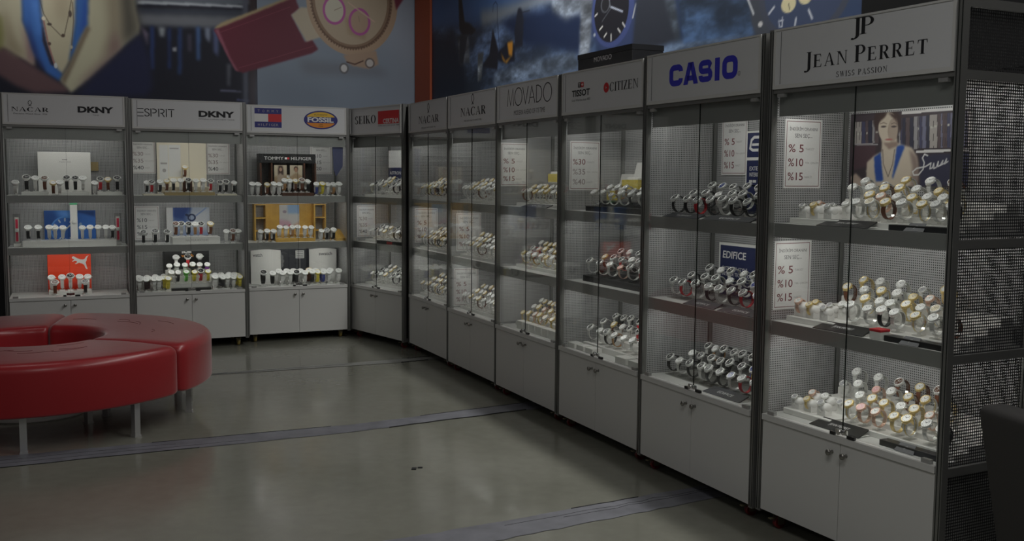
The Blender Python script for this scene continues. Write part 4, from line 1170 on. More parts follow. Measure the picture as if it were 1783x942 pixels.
mb = MB(); q_symbol(mb, 0.199, 2.050, 0.044)
serif_text(mb, 'NACAR', 0.064, 0.333, 1.984, 2.017, 'ink_black', Y, 1.0); text(mb, 'Precision Watch Since 1926', 0.079, 0.321, 1.960, 1.972, 'ink_grey', Y, 0.01, 0.15)
letter('A', mb)
mb = MB(); text(mb, 'DKNY', 0.546, 0.815, 1.987, 2.037, 'ink_black', Y, 0.05); text(mb, 'TIME', 0.655, 0.705, 1.964, 1.974, 'ink_grey', Y)
letter('A', mb)
mb = MB(); text(mb, 'DKNY', 0.536, 0.836, 1.990, 2.043, 'ink_black', Y, 0.05); text(mb, 'DONNA KARAN NEW YORK', 0.536, 0.836, 1.967, 1.978, 'ink_grey', Y)
letter('B', mb)
g = Glyph(); w = 0.10                                             # thin open capitals
for y in (0.05, 0.5, 0.95): g.stroke([(0.0, y), (0.62, y)], w)
S_ = [(1.16, 0.80), (1.12, 0.90), (1.0, 0.95), (0.86, 0.93), (0.76, 0.84), (0.76, 0.68), (0.86, 0.58), (1.06, 0.46), (1.16, 0.36), (1.18, 0.20), (1.08, 0.08), (0.94, 0.05), (0.80, 0.09), (0.74, 0.22)]
g.stroke(S_, w)
for x0 in (1.36, 2.14):
    g.stroke([(x0, 0), (x0, 1)], w); g.stroke([(x0 + 0.14, 0.95), (x0 + 0.36, 0.95), (x0 + 0.52, 0.84), (x0 + 0.54, 0.68), (x0 + 0.46, 0.52), (x0 + 0.32, 0.46), (x0 + 0.14, 0.46)], w)
g.stroke([(2.44, 0.46), (2.70, 0.0)], w); g.stroke([(2.90, 0), (2.90, 1)], w); g.stroke([(3.06, 0.95), (3.72, 0.95)], w); g.stroke([(3.42, 0.84), (3.42, 0)], w)
mb = MB(); put(mb, g, 0.043, 1.981, 0.296 / 3.72, 0.067, 'ink_black', Y)
letter('B', mb)
# flag logo
mb = MB(); u0, u1, z0, z1 = 0.071, 0.309, 1.929, 2.100
mb.poly([(u0, z1 - 0.050), (u1, z1 - 0.050), (u1, z1), (u0, z1)], Y, 'ink_navy').poly([(u0, z0), (u1, z0), (u1, z0 + 0.050), (u0, z0 + 0.050)], Y, 'ink_navy')
mb.poly([((u0 + u1) / 2, z0 + 0.0505), (u1, z0 + 0.0505), (u1, z1 - 0.0505), ((u0 + u1) / 2, z1 - 0.0505)], Y, 'ink_red')
mb.poly([(u0, z0 + 0.0505), ((u0 + u1) / 2 - 0.0005, z0 + 0.0505), ((u0 + u1) / 2 - 0.0005, z1 - 0.0505), (u0, z1 - 0.0505)], Y, 'ink_white')
for s, z in (('TOMMY', z1 - 0.037), ('HILFIGER', z0 + 0.013)):
    for i, c in enumerate(s):
        uu = u0 + 0.028 + (u1 - u0 - 0.075) * i / (len(s) - 1) + (0.007 if c == 'I' else 0)
        text(mb, c, uu, uu + (0.004 if c == 'I' else 0.018), z, z + 0.022, 'ink_pale', Y - 0.0004)
letter('C', mb, 'logo')
# oval logo
mb = MB(); cx, cz, rx, rz = 0.665, 2.009, 0.156, 0.083
mb.poly(ell(cx, cz, rx, rz), Y, 'ink_navy')
mb.poly(ell(cx, cz, rx * 0.90, rz * 0.86, 30, 22, 158), Y - 0.0003, 'ink_yellow').poly(ell(cx, cz, rx * 0.90, rz * 0.86, 30, 202, 338), Y - 0.0003, 'ink_orange')
text(mb, 'FOSSIL', cx - 0.122, cx + 0.118, cz - 0.021, cz + 0.024, 'ink_white', Y - 0.0006, 0.04); text(mb, 'AUTHENTIC', cx - 0.062, cx + 0.062, cz + 0.040, cz + 0.053, 'ink_black', Y - 0.0006)
text(mb, 'USA', cx - 0.018, cx + 0.018, cz - 0.046, cz - 0.034, 'ink_black', Y - 0.0006); text(mb, '1954', cx - 0.020, cx + 0.020, cz - 0.064, cz - 0.052, 'ink_black', Y - 0.0006)
letter('C', mb, 'logo')
# corner
mb = MB(); serif_text(mb, 'SEIKO', 0.099, 0.475, 1.979, 2.051, 'ink_black', Y, 1.05, 0.10)
letter('S', mb)
mb = MB().poly([(0.512, 1.966), (0.866, 1.966), (0.866, 2.080), (0.512, 2.080)], Y, 'ink_red')
text(mb, 'CERTINA', 0.600, 0.860, 1.970, 2.011, 'ink_white', Y - 0.0004, 0.02); text(mb, 'SWISS WATCHES SINCE 1888', 0.512, 0.866, 1.946, 1.957, 'ink_grey', Y)
letter('S', mb, 'logo')
for k, z, zs in (('N1', 1.946, 2.067), ('N2', 1.959, 2.075)):
    mb = MB(); q_symbol(mb, 0.485, zs, 0.075)
    serif_text(mb, 'NACAR', 0.250, 0.725, z, z + 0.060, 'ink_black', Y, 1.0); text(mb, 'PRECISION WATCH SINCE 1926', 0.320, 0.650, z - 0.042, z - 0.030, 'ink_grey', Y)
    letter(k, mb)
# thin tall capitals
g = Glyph(); w = 0.055
g.stroke([(0.0, 0), (0.10, 1), (0.36, 0.04), (0.62, 1), (0.72, 0)], w)
for x in (1.24, 4.30):
    g.arc(x, 0.5, 0.44, 0.54, w, w, 0, 360, 36)
g.stroke([(1.72, 1), (2.02, 0.02), (2.32, 1)], w); g.stroke([(2.38, 0), (2.70, 0.98), (3.02, 0)], w); g.stroke([(2.50, 0.34), (2.90, 0.34)], w * 0.8)
g.stroke([(3.18, 0.03), (3.18, 0.97), (3.36, 0.97), (3.60, 0.86), (3.72, 0.66), (3.74, 0.5), (3.72, 0.34), (3.60, 0.14), (3.36, 0.03)], w, True)
mb = MB(); put(mb, g, 0.166, 1.981, 0.654 / 4.74, 0.110, 'ink_black', Y); text(mb, 'MODERN AHEAD OF ITS TIME', 0.271, 0.725, 1.918, 1.948, 'ink_grey', Y)
letter('M', mb)
mb = MB().poly([(0.196, 2.030), (0.2285, 2.030), (0.2285, 2.059), (0.196, 2.059)], Y, 'ink_black').poly([(0.2295, 2.030), (0.263, 2.030), (0.263, 2.059), (0.2295, 2.059)], Y, 'ink_red')
text(mb, 'T', 0.203, 0.222, 2.035, 2.054, 'ink_white', Y - 0.0004, 0.03); text(mb, '+', 0.237, 0.256, 2.036, 2.053, 'ink_white', Y - 0.0004, 0.05)
text(mb, 'TISSOT', 0.122, 0.336, 1.980, 2.018, 'ink_black', Y, 0.03); text(mb, 'Swiss Watches since 1853', 0.121, 0.342, 1.953, 1.967, 'ink_grey', Y)
letter('CI', mb)
mb = MB().poly(ell(0.5215, 2.007, 0.0290, 0.0275), Y, 'ink_red').poly([(0.514, 2.000), (0.531, 2.007), (0.514, 2.014)], Y - 0.0004, 'ink_pale')
serif_text(mb, 'CITIZEN', 0.556, 0.853, 1.983, 2.031, 'ink_black', Y, 0.8, 0.06)
letter('CI', mb)
# heavy rounded blue capitals
g = Glyph(); w = 0.27
g.stroke([(0.80, 0.66)] + rrpath(0.135, 0.135, 0.80, 0.865, 0.20, ['tr', 'tl', 'bl', 'br']) + [(0.80, 0.34)], w)
g.quad((0.98, 0), (1.27, 0), (1.56, 1), (1.28, 1)); g.quad((1.66, 0), (1.95, 0), (1.63, 1), (1.36, 1)); g.rect(1.22, 0.17, 1.72, 0.40)
sp_ = rrpath(2.10, 0.5, 2.70, 0.865, 0.16, ['tr', 'tl', 'bl']); sp2 = rrpath(2.10, 0.135, 2.74, 0.5, 0.16, ['tr', 'br'])[:6]
g.stroke([(2.72, 0.70)] + sp_ + [(2.50, 0.5)], w * 0.92)
g.stroke([(2.50, 0.5), (2.58, 0.5), (2.68, 0.46), (2.72, 0.38), (2.72, 0.26), (2.67, 0.17), (2.58, 0.135), (2.26, 0.135), (2.16, 0.17), (2.11, 0.25), (2.11, 0.32)], w * 0.92)
g.rect(3.00, 0, 3.29, 1)
g.stroke(rrpath(3.58, 0.135, 4.22, 0.865, 0.22, ['tr', 'tl', 'bl', 'br']), w, True)
mb = MB(); put(mb, g, 0.200, 1.956, 0.541 / 4.36, 0.103, 'ink_blue', Y)
gg = Glyph().arc(0.752, 1.975, 0.010, 0.010, 0.0018, 0.0018, 0, 360, 20)
for q in gg.p: mb.poly(q, Y, 'ink_grey')
text(mb, 'R', 0.7485, 0.7555, 1.970, 1.980, 'ink_grey', Y)
letter('CA', mb)
mb = MB(); serif_text(mb, 'JP', 0.428, 0.538, 2.053, 2.116, 'ink_black', Y, 0.9, -0.04)
serif_text(mb, 'JEAN', 0.182, 0.411, 1.951, 2.014, 'ink_black', Y, 0.95, 0.12, (0,)); serif_text(mb, 'PERRET', 0.447, 0.785, 1.951, 2.014, 'ink_black', Y, 0.95, 0.12, (0,))
serif_text(mb, 'SWISS PASSION', 0.356, 0.608, 1.903, 1.924, 'ink_black', Y, 0.9, 0.20)
letter('JP', mb)

# --------------------------------------------------------------- round red sofa
SCX, SCY, SRO, SRI, SZ0, SZ1 = -3.00, 6.30, 1.07, 0.40, 0.205, 0.50
def sofa_segment(a0, a1, label, legs):
    root = thing('sofa_segment', label, 'sofa', T(SCX, SCY, 0), 'segments of the round red sofa')
    rr = 0.055
    def profile(e):
        r0, r1, z0, z1 = SRI + e, SRO - e, SZ0 + e * 0.5, SZ1 - e
        R = max(rr - e * 0.6, 0.012); out = []
        for cx, cz, s, Rk in ((r1, z0, 270, 0.015), (r1, z1, 0, R), (r0, z1, 90, R), (r0, z0, 180, 0.015)):
            c0 = cx - Rk if cx == r1 else cx + Rk; c1 = cz + Rk if cz == z0 else cz - Rk
            for i in range(6):
                t = math.radians(s + 18 * i); out.append((c0 + Rk * math.cos(t), c1 + Rk * math.sin(t)))
        # subdivide the top a little and crown it
        k = 12; a = out[11]; b = out[12]
        mid = [(a[0] + (b[0] - a[0]) * i / 6, a[1] + 0.008 * math.sin(PI * i / 6)) for i in range(1, 6)]
        return out[:12] + mid + out[12:]
    mb = MB(); rows = []; rm = 0.72
    gap = 0.004 / rm
    ds = [0.0, 0.003, 0.010, 0.022, 0.038, 0.055]
    ang = [a0 + gap + d / rm for d in ds] + [a0 + (a1 - a0) * i / 40 for i in range(3, 38)] + [a1 - gap - d / rm for d in reversed(ds)]
    es = [rr - math.sqrt(max(rr * rr - (rr - d) ** 2, 0)) for d in ds]
    E_ = [e * 0.55 for e in es] + [0.0] * 35 + [e * 0.55 for e in reversed(es)]
    P = []
    for a, e in zip(ang, E_):
        P.append([(r * math.cos(a), r * math.sin(a), z) for r, z in profile(e)])
    k = len(P[0]); vs = [p for row in P for p in row]; n = len(P)
    fs = [(i * k + j, (i + 1) * k + j, (i + 1) * k + (j + 1) % k, i * k + (j + 1) % k) for i in range(n - 1) for j in range(k)]
    fs = [f[::-1] for f in fs]
    mb.add(vs, fs, 'leather', None, True)
    mb.add(P[0], [tuple(range(k))], 'leather'); mb.add(P[-1], [tuple(range(k - 1, -1, -1))], 'leather')
    mb.build('cushion', root)
    r_ = random.Random(int(a0 * 100))
    for q in range(6):
        aa = a0 + (a1 - a0) * r_.uniform(0.15, 0.8); rad = r_.uniform(0.52, 0.95); ln = r_.uniform(0.10, 0.34); sl = r_.uniform(-0.22, 0.22)
        pts = []
        for i in range(9):
            t = i / 8; R = min(max(rad + sl * ln * t + 0.015 * math.sin(PI * t), 0.48), 0.99)
            pts.append((R * math.cos(aa + ln * t), R * math.sin(aa + ln * t), SZ1 + 0.008 * math.sin(PI * (R - SRI - 0.055) / (SRO - SRI - 0.11)) - 0.0008))
        MB().tube(pts, 0.0026, 5, 'leather_crease').build('crease', root)
    lm = MB().box(-0.018, 0.018, -0.018, 0.018, 0.006, SZ0 + 0.004, 'leg_metal').box(-0.021, 0.021, -0.021, 0.021, 0, 0.012, 'leg_metal').mesh('leg')
    for a, r in legs:
        link('leg', lm, root, T(r * math.cos(a), r * math.sin(a), 0) @ RZ(a))
    return root
D = math.radians
sofa_segment(D(-138), D(-17), 'front segment of the round red leather sofa, its tall side facing the viewer', [(D(-68.4), 1.0), (D(-33.5), 1.0), (D(-118), 1.0), (D(-30), 0.50), (D(-120), 0.50)])
sofa_segment(D(-17), D(103), 'rear right segment of the round red leather sofa, creased seat before the cabinets', [(D(4), 0.95), (D(50), 1.0), (D(88), 1.0), (D(-7), 0.47), (D(85), 0.47)])
sofa_segment(D(103), D(222), 'rear left segment of the round red leather sofa, cut by the picture edge', [(D(116), 1.0), (D(165), 1.0), (D(208), 1.0), (D(118), 0.50), (D(205), 0.50)])
o = MB().lathe([(0.0, 0.0), (0.325, 0.0), (0.325, 0.012), (0.318, 0.018), (0.318, 0.182), (0.31, 0.19), (0.0, 0.19)], 48, 'drum_paint', T(-3.02, 6.33, 0)).build('drum_plinth')
tag(o, 'low round white plinth standing under the middle of the red sofa', 'plinth')

# --------------------------------------------------------------- dark chair at the right edge
ch = thing('upholstered_chair', 'dark grey upholstered chair at the right edge before the perforated steel side', 'chair', T(1.70, 2.94, 0) @ RZ(D(-75)))
def rbox(w0, w1, d, h, m, M=None, seg=5, lean=0.0):
    """upright cushion: width w0 at the foot, w1 at the top, rounded edges"""
    mb = MB(); b = bmesh.new()
    vs = [b.verts.new(v) for v in [(-w0 / 2, -d / 2, 0), (w0 / 2, -d / 2, 0), (w0 / 2, d / 2, 0), (-w0 / 2, d / 2, 0), (-w1 / 2, -d / 2 + lean, h), (w1 / 2, -d / 2 + lean, h), (w1 / 2, d / 2 + lean, h), (-w1 / 2, d / 2 + lean, h)]]
    for f in [(3, 2, 1, 0), (4, 5, 6, 7), (0, 1, 5, 4), (2, 3, 7, 6), (1, 2, 6, 5), (3, 0, 4, 7)]:
        b.faces.new([vs[i] for i in f])
    bmesh.ops.bevel(b, geom=list(b.edges), offset=min(d, h) * 0.32, segments=seg, profile=0.6, affect='EDGES')
    b.verts.index_update()
    mb.add([tuple(v.co) for v in b.verts], [tuple(v.index for v in f.verts) for f in b.faces], m, M, True)
    b.free()
    return mb
rbox(0.56, 0.60, 0.12, 0.48, 'chair_cloth', T(0, 0.0, 0.325), lean=-0.085).build('backrest', ch)
rbox(0.56, 0.56, 0.50, 0.12, 'chair_cloth', T(0, 0.315, 0.325)).build('seat', ch)
for x, y in ((-0.21, 0.06), (0.21, 0.06), (-0.21, 0.48), (0.21, 0.48)):
    MB().cyl((x, y, 0.36), (x * 1.06, y, 0.0), 0.022, 0.014, 12, 'chair_wood').build('leg', ch)

# --------------------------------------------------------------- black box on top
bx = thing('storage_box', 'long black box with pale lettering on top of the red-dot cabinet', 'box', CM['CI'] @ T(0.0, 0.10, 2.1275))
bevel(MB().box(0.003, 0.62, 0, 0.20, 0, 0.082, 'black_plastic').build('body', bx), 0.003)
MB().box(0.001, 0.622, -0.002, 0.202, 0.0825, 0.112, 'black_plastic').build('lid', bx)
mb = MB(); text(mb, 'MOVADO', 0.20, 0.40, 0.052, 0.080, 'ink_pale', -0.0008, -0.005); mb.build('lettering', bx)

# --------------------------------------------------------------- price sheets
def price_meshes(nums, inks=('ink_darkred',) * 3):
    sh = MB().box(0, 0.21, 0, 0.0012, 0, 0.297, 'paper')
    b = 0.009
    for x0, x1, z0, z1 in ((b, 0.21 - b, b, b + 0.0025), (b, 0.21 - b, 0.297 - b - 0.0025, 0.297 - b), (b, b + 0.0025, b, 0.297 - b), (0.21 - b - 0.0025, 0.21 - b, b, 0.297 - b)):
        sh.poly([(x0, z0), (x1, z0), (x1, z1), (x0, z1)], -0.0004, 'ink_darkred')
    l1 = MB(); text(l1, 'İNDİRİM ORANINI', 0.026, 0.184, 0.248, 0.266, 'ink_grey', -0.0005); text(l1, 'SEN SEÇ...', 0.056, 0.156, 0.214, 0.235, 'ink_grey', -0.0005)
    l2 = MB()
    for i, nstr in enumerate(nums):
        z = 0.155 - i * 0.060
        text(l2, '%' + (' ' + nstr if len(nstr) == 1 else nstr), 0.022, 0.108, z, z + 0.034, inks[i], -0.0005, 0.008)
        w = ['TAKSİT', 'TEK ÇEKİM', 'NAKİT'][i]
        text(l2, w, 0.118, 0.118 + 0.0085 * len(w), z + 0.010, z + 0.022, 'ink_pale', -0.0005)
    return sh.mesh('sheet'), l1.mesh('lettering'), l2.mesh('numbers')
PRICE = {'5': price_meshes(['5', '10', '15']), '10': price_meshes(['10', '15', '20'], ('ink_grey',) * 3), '30': price_meshes(['30', '35', '40'], ('ink_overexposed', 'ink_overexposed', 'ink_grey')),
         '30r': price_meshes(['30', '35', '40'], ('ink_darkred', 'ink_overexposed', 'ink_overexposed'))}
def price_sign(k, pm, M, label):
    t = thing('price_sign', label, 'sign', CM[k] @ M, 'printed discount sheets in the cabinets')
    for n, me in zip(('sheet', 'lettering', 'numbers'), PRICE[pm]):
        link(n, me, t)
SIDE = lambda v, z: T(-0.0110, v, z) @ RZ(PI / 2)                 # hung on the left side panel
BACK = lambda u, z: T(u, 0.434, z)                              # hung on the back panel
price_sign('JP', '5', SIDE(0.083, 1.466), 'white discount sheet hung beside the portrait poster in the nearest cabinet')
price_sign('JP', '5', SIDE(0.045, 0.943), 'white discount sheet on the middle shelf of the nearest cabinet')
price_sign('CA', '5', BACK(0.048, 1.530), 'white discount sheet behind the watches in the blue-lettered cabinet')
price_sign('CI', '30r', SIDE(0.060, 1.437), 'white discount sheet inside the red-dot cabinet, reading 30, 35 and 40')
price_sign('M', '5', SIDE(0.030, 1.452), 'white discount sheet in the thin-lettered cabinet')
price_sign('N2', '5', SIDE(0.072, 0.936), 'white discount sheet on the middle shelf, second cabinet after the corner')
price_sign('N2', '5', SIDE(0.050, 0.503), 'white discount sheet on the bottom shelf, second cabinet after the corner')
price_sign('N1', '5', SIDE(0.055, 0.942), 'white discount sheet in the cabinet directly right of the corner')
price_sign('S', '30', SIDE(0.075, 0.935), 'white discount sheet in the angled corner cabinet')
price_sign('B', '30', BACK(0.008, 1.505), 'white discount sheet left of the cream display, second cabinet from left')
price_sign('B', '30', BACK(0.646, 1.500), 'white discount sheet right of the cream display, second cabinet from left')
price_sign('B', '10', BACK(0.026, 0.922), 'white discount sheet beside the blue photo, second cabinet from left')
price_sign('C', '10', BACK(0.668, 1.520), 'white discount sheet behind the walnut display in the flag-logo cabinet')

# --------------------------------------------------------------- display props
def prop(name, label, cat, k, u, v, z, rz=0.0, group=None):
    return thing(name, label, cat, CM[k] @ T(u, v, z) @ RZ(rz), group)

def picture(k, name, items, u0, u1, z0, z1, v, label, gain=PRINT_GAIN, step=0.004, side='white_plastic', thick=0.012, cat='poster'):
    me = picture_mesh('picture', items, u0, u1, z0, z1, step, gain, thick, side)
    o = link(name, me, None, CM[k] @ T(0, v, 0))
    return tag(o, label, cat)

# nearest cabinet: portrait with books
picture('JP', 'portrait_poster', ART_PORTRAIT, 0.026, 0.64, 1.480, 1.790, 0.424, 'printed portrait of a woman in blue before bookshelves, nearest cabinet', step=0.003)
# blue dial poster, leftmost cabinet
def dial_art(cx, cz, r, W, H, bg, c2):
    it = [('p', [(-0.1, -0.1), (W + 0.1, -0.1), (W + 0.1, H + 0.1), (-0.1, H + 0.1)], bg, 0), ('p', [(0, H * 0.2), (W * 0.25, 0), (W * 0.25, H), (0, H)], (20, 44, 84), 0.02),
          ('p', [(W * 0.55, H), (W, H * 0.8), (W, H)], (18, 38, 74), 0.01), ('p', [(W * 0.2, H * 0.98), (W * 0.5, H * 0.7), (W * 0.55, H)], (60, 96, 140), 0.02),
          ('e', (cx, cz, r, r), (48, 84, 128), 0), ('e', (cx, cz, r * 0.9, r * 0.9), c2, 0)]
    for i in range(12):
        t = i * PI / 6
        it.append(('l', [(cx + r * 0.66 * math.sin(t), cz + r * 0.66 * math.cos(t)), (cx + r * 0.84 * math.sin(t), cz + r * 0.84 * math.cos(t))], (126, 128, 126), 0.009))
    it += [('l', [(cx, cz), (cx + r * 0.35, cz + r * 0.35)], (126, 128, 126), 0.010), ('l', [(cx, cz), (cx - r * 0.15, cz - r * 0.6)], (126, 128, 126), 0.008), ('e', (cx + r * 1.05, cz + r * 0.4, 0.012, 0.016), (90, 110, 130), 0)]
    return it
picture('A', 'dial_poster', dial_art(0.16, 0.12, 0.115, 0.40, 0.285, (34, 66, 116), (30, 58, 104)), 0, 0.40, 0, 0.285, 0, 'blue poster of a watch dial on the middle shelf, leftmost cabinet').matrix_world = CM['A'] @ T(0.264, 0.412, 0.9)
IT = [('p', [(-1, -1), (1, -1), (1, 1), (-1, 1)], (104, 110, 120), 0), ('p', [(0.06, 0.13), (0.18, 0.16), (0.22, 0.32), (0.06, 0.32)], (46, 60, 92), 0.008), ('p', [(0.06, 0.22), (0.14, 0.20), (0.2, 0.32), (0.06, 0.32)], (30, 44, 80), 0.008),
      ('p', [(0.18, 0.22), (0.37, 0.30), (0.37, 0.13), (0.24, 0.10)], (122, 124, 128), 0.02), ('l', [(0.10, 0.10), (0.20, 0.19), (0.34, 0.30)], (84, 96, 122), 0.012), ('p', [(0.06, 0), (0.37, 0), (0.37, 0.08), (0.2, 0.11), (0.06, 0.07)], (88, 98, 118), 0.015),
      ('e', (0.215, 0.215, 0.036, 0.034), (26, 32, 52), 0), ('e', (0.215, 0.215, 0.022, 0.021), (96, 104, 120), 0), ('l', [(0.17, 0.24), (0.19, 0.23)], (28, 34, 52), 0.02), ('p', [(-0.01, -0.01), (0.055, -0.01), (0.055, 0.4), (-0.01, 0.4)], (126, 126, 126), 0)]
picture('B', 'watch_photo', IT, 0, 0.37, 0, 0.305, 0, 'pale blue watch photo with white edge, middle shelf, second cabinet from left').matrix_world = CM['B'] @ T(0.294, 0.400, 0.9)

# generic helpers for props -------------------------------------------------
def slab(name, label, cat, k, u0, u1, v0, v1, z0, h, m, group=None, bev=0.003):
    o = MB().box(0, u1 - u0, 0, v1 - v0, 0, h, m).build(name, None, CM[k] @ T(u0, v0, z0))
    bevel(o, bev)
    return tag(o, label, cat, group)

def stair(k, si, u0, u1, steps, label, m='white_plastic', v0=0.10):
    """stepped riser: steps = [(depth, height), ...] from front to back"""
    pr = [(0, 0)]; y = 0
    for d, h in steps:
        pr += [(y, h), (y + d, h)]; y += d
    pr.append((y, 0))
    mb = MB().prism(pr, 0, u1 - u0, m, T(u1 - u0, 0, 0) @ RZ(PI / 2))
    o = mb.build('display_riser', None, CM[k] @ T(u0, v0, SHELF_Z[si]))
    bevel(o, 0.002)
    return tag(o, label, 'display riser', 'stepped display risers')

def plaque(k, si, u0, u1, v, z, label, words=None, m='black_plastic', d=0.075, tilt=0.32):
    t = prop('name_plaque', label, 'name plaque', k, u0, v, SHELF_Z[si] + z, 0, 'black name plaques')
    w = u1 - u0
    M = RX(-PI / 2 + tilt)                                      # lies back on the shelf, face up towards the viewer
    b = MB().prism([(0.0, 0), (w, 0), (w - 0.012, d), (0.012, d)], 0.0, 0.006, m, M)
    b.mesh('x'); o = b.build('plate', t)
    bb = MB().box(0.004, w - 0.004, 0.010, d * 0.9, -0.0005, 0.003, 'white_plastic'); bb.build('foot', t)
    if words:
        lm = MB(); text(lm, words, w * 0.30, w * 0.70, d * 0.35, d * 0.62, 'ink_white', -0.0006, 0.0, 0.0, M); lm.build('lettering', t)
    return t

# nearest cabinet
for si, nm in enumerate(('top', 'middle', 'bottom')):
    slab('display_platform', 'flat white platform at the left of the %s shelf, nearest cabinet' % nm, 'display platform', 'JP', 0.03, 0.30, 0.085, 0.258, SHELF_Z[si] + 0.0002, 0.024, 'white_plastic', 'flat white watch platforms')
    plaque('JP', si, 0.235, 0.50, 0.040, 0.003, 'black slanted plaque with small white lettering, %s shelf, nearest cabinet' % nm, 'JEAN PERRET')
    t = prop('name_bar', 'black bar with white card at the right of the %s shelf, nearest cabinet' % nm, 'name bar', 'JP', 0.60, 0.048, SHELF_Z[si], 0, 'black name bars')
    bevel(MB().box(0, 0.27, 0, 0.045, 0, 0.022, 'black_plastic').build('body', t), 0.002)
    cm_ = MB().prism([(0.08, 0), (0.17, 0), (0.16, 0.040), (0.09, 0.040)], 0, 0.002, 'ink_grey', T(0, -0.012, 0.002) @ RX(-0.75)); text(cm_, 'JP', 0.118, 0.132, 0.014, 0.028, 'ink_white', -0.0006, 0, 0, T(0, -0.012, 0.002) @ RX(-0.75)); cm_.build('card', t)
    stair('JP', si, 0.315, 0.885, [(0.075, 0.022), (0.07, 0.045)], 'white stepped riser under the front watches, %s shelf, nearest cabinet' % nm, v0=0.115)
    stair('JP', si, 0.10, 0.885, [(0.07, 0.075), (0.07, 0.105)], 'white stepped riser under the rear watches, %s shelf, nearest cabinet' % nm, v0=0.262)
t = prop('gift_box', 'small white gift box with red lid, middle shelf, nearest cabinet', 'box', 'JP', 0.535, 0.042, SHELF_Z[1])
bevel(MB().box(0, 0.055, 0, 0.05, 0, 0.030, 'white_plastic').build('body', t), 0.002); bevel(MB().box(-0.001, 0.056, -0.001, 0.051, 0.0303, 0.040, 'w_red').build('lid', t), 0.002)
# blue-lettered cabinet
for si, nm in enumerate(('top', 'middle', 'bottom')):
    stair('CA', si, 0.05, 0.87, [(0.085, 0.006), (0.085, 0.035), (0.08, 0.07), (0.07, 0.10)], 'clear stepped riser under the watches, %s shelf, blue-lettered cabinet' % nm, 'acrylic', 0.11)
plaque('CA', 0, 0.10, 0.40, 0.040, 0.002, 'dark plaque at the left of the top shelf, blue-lettered cabinet', 'WATER RESIST', 'charcoal', 0.060)
plaque('CA', 0, 0.44, 0.80, 0.040, 0.002, 'dark plaque at the right of the top shelf, blue-lettered cabinet', 'EDIFICE', 'charcoal', 0.060)
plaque('CA', 1, 0.30, 0.55, 0.040, 0.002, 'dark lettered plaque at the middle of the middle shelf, blue-lettered cabinet', 'EDIFICE', 'charcoal', 0.065)
plaque('CA', 1, 0.58, 0.86, 0.040, 0.002, 'dark lettered plaque at the right of the middle shelf, blue-lettered cabinet', 'EDIFICE', 'charcoal', 0.065)
plaque('CA', 2, 0.48, 0.76, 0.040, 0.002, 'dark lettered plaque on the bottom shelf, blue-lettered cabinet', 'EDIFICE', 'charcoal', 0.070)
t = prop('blue_stand_sign', 'tall blue stand sign behind the watches, top shelf, blue-lettered cabinet', 'sign', 'CA', 0.300, 0.395, SHELF_Z[0])
bevel(MB().box(0, 0.30, 0, 0.025, 0, 0.43, 'white_plastic').build('frame', t), 0.003)
mb = MB().poly([(0.012, 0.30), (0.288, 0.30), (0.288, 0.42), (0.012, 0.42)], -0.0006, 'edifice_blue').poly([(0.012, 0.02), (0.288, 0.02), (0.288, 0.285), (0.012, 0.285)], -0.0006, 'edifice_blue')
gl = Glyph().stroke([(0.10, 0.335), (0.055, 0.335), (0.035, 0.345), (0.045, 0.385), (0.065, 0.398), (0.12, 0.398)], 0.014).stroke([(0.05, 0.362), (0.11, 0.362)], 0.012)
for q in gl.p: mb.poly(q, -0.0012, 'ink_white')
text(mb, 'EXTERIOR STYLE', 0.035, 0.25, 0.235, 0.255, 'ink_white', -0.0012, 0.01); text(mb, 'INTERIOR TECHNOLOGY', 0.035, 0.265, 0.205, 0.225, 'ink_white', -0.0012, 0.01)
mb.box(0.035, 0.06, -0.0016, -0.0011, 0.175, 0.188, 'ink_white').box(0.064, 0.089, -0.0016, -0.0011, 0.175, 0.188, 'ink_white'); mb.build('print', t)
t = prop('blue_stand_sign', 'white framed blue stand sign behind the watches, middle shelf, blue-lettered cabinet', 'sign', 'CA', 0.10, 0.395, SHELF_Z[1])
bevel(MB().box(0, 0.32, 0, 0.02, 0, 0.285, 'white_plastic').build('frame', t), 0.003)
mb = MB().poly([(0.014, 0.014), (0.306, 0.014), (0.306, 0.271), (0.014, 0.271)], -0.0006, 'edifice_blue'); text(mb, 'EDIFICE', 0.035, 0.225, 0.205, 0.243, 'ink_white', -0.0012, 0.02, 0.1)
text(mb, 'EXTERIOR STYLE', 0.035, 0.24, 0.145, 0.163, 'ink_white', -0.0012, 0.01); text(mb, 'INTERIOR TECHNOLOGY', 0.035, 0.29, 0.115, 0.134, 'ink_white', -0.0012, 0.01); mb.box(0.035, 0.29, -0.0014, -0.001, 0.09, 0.093, 'ink_white'); mb.build('print', t)
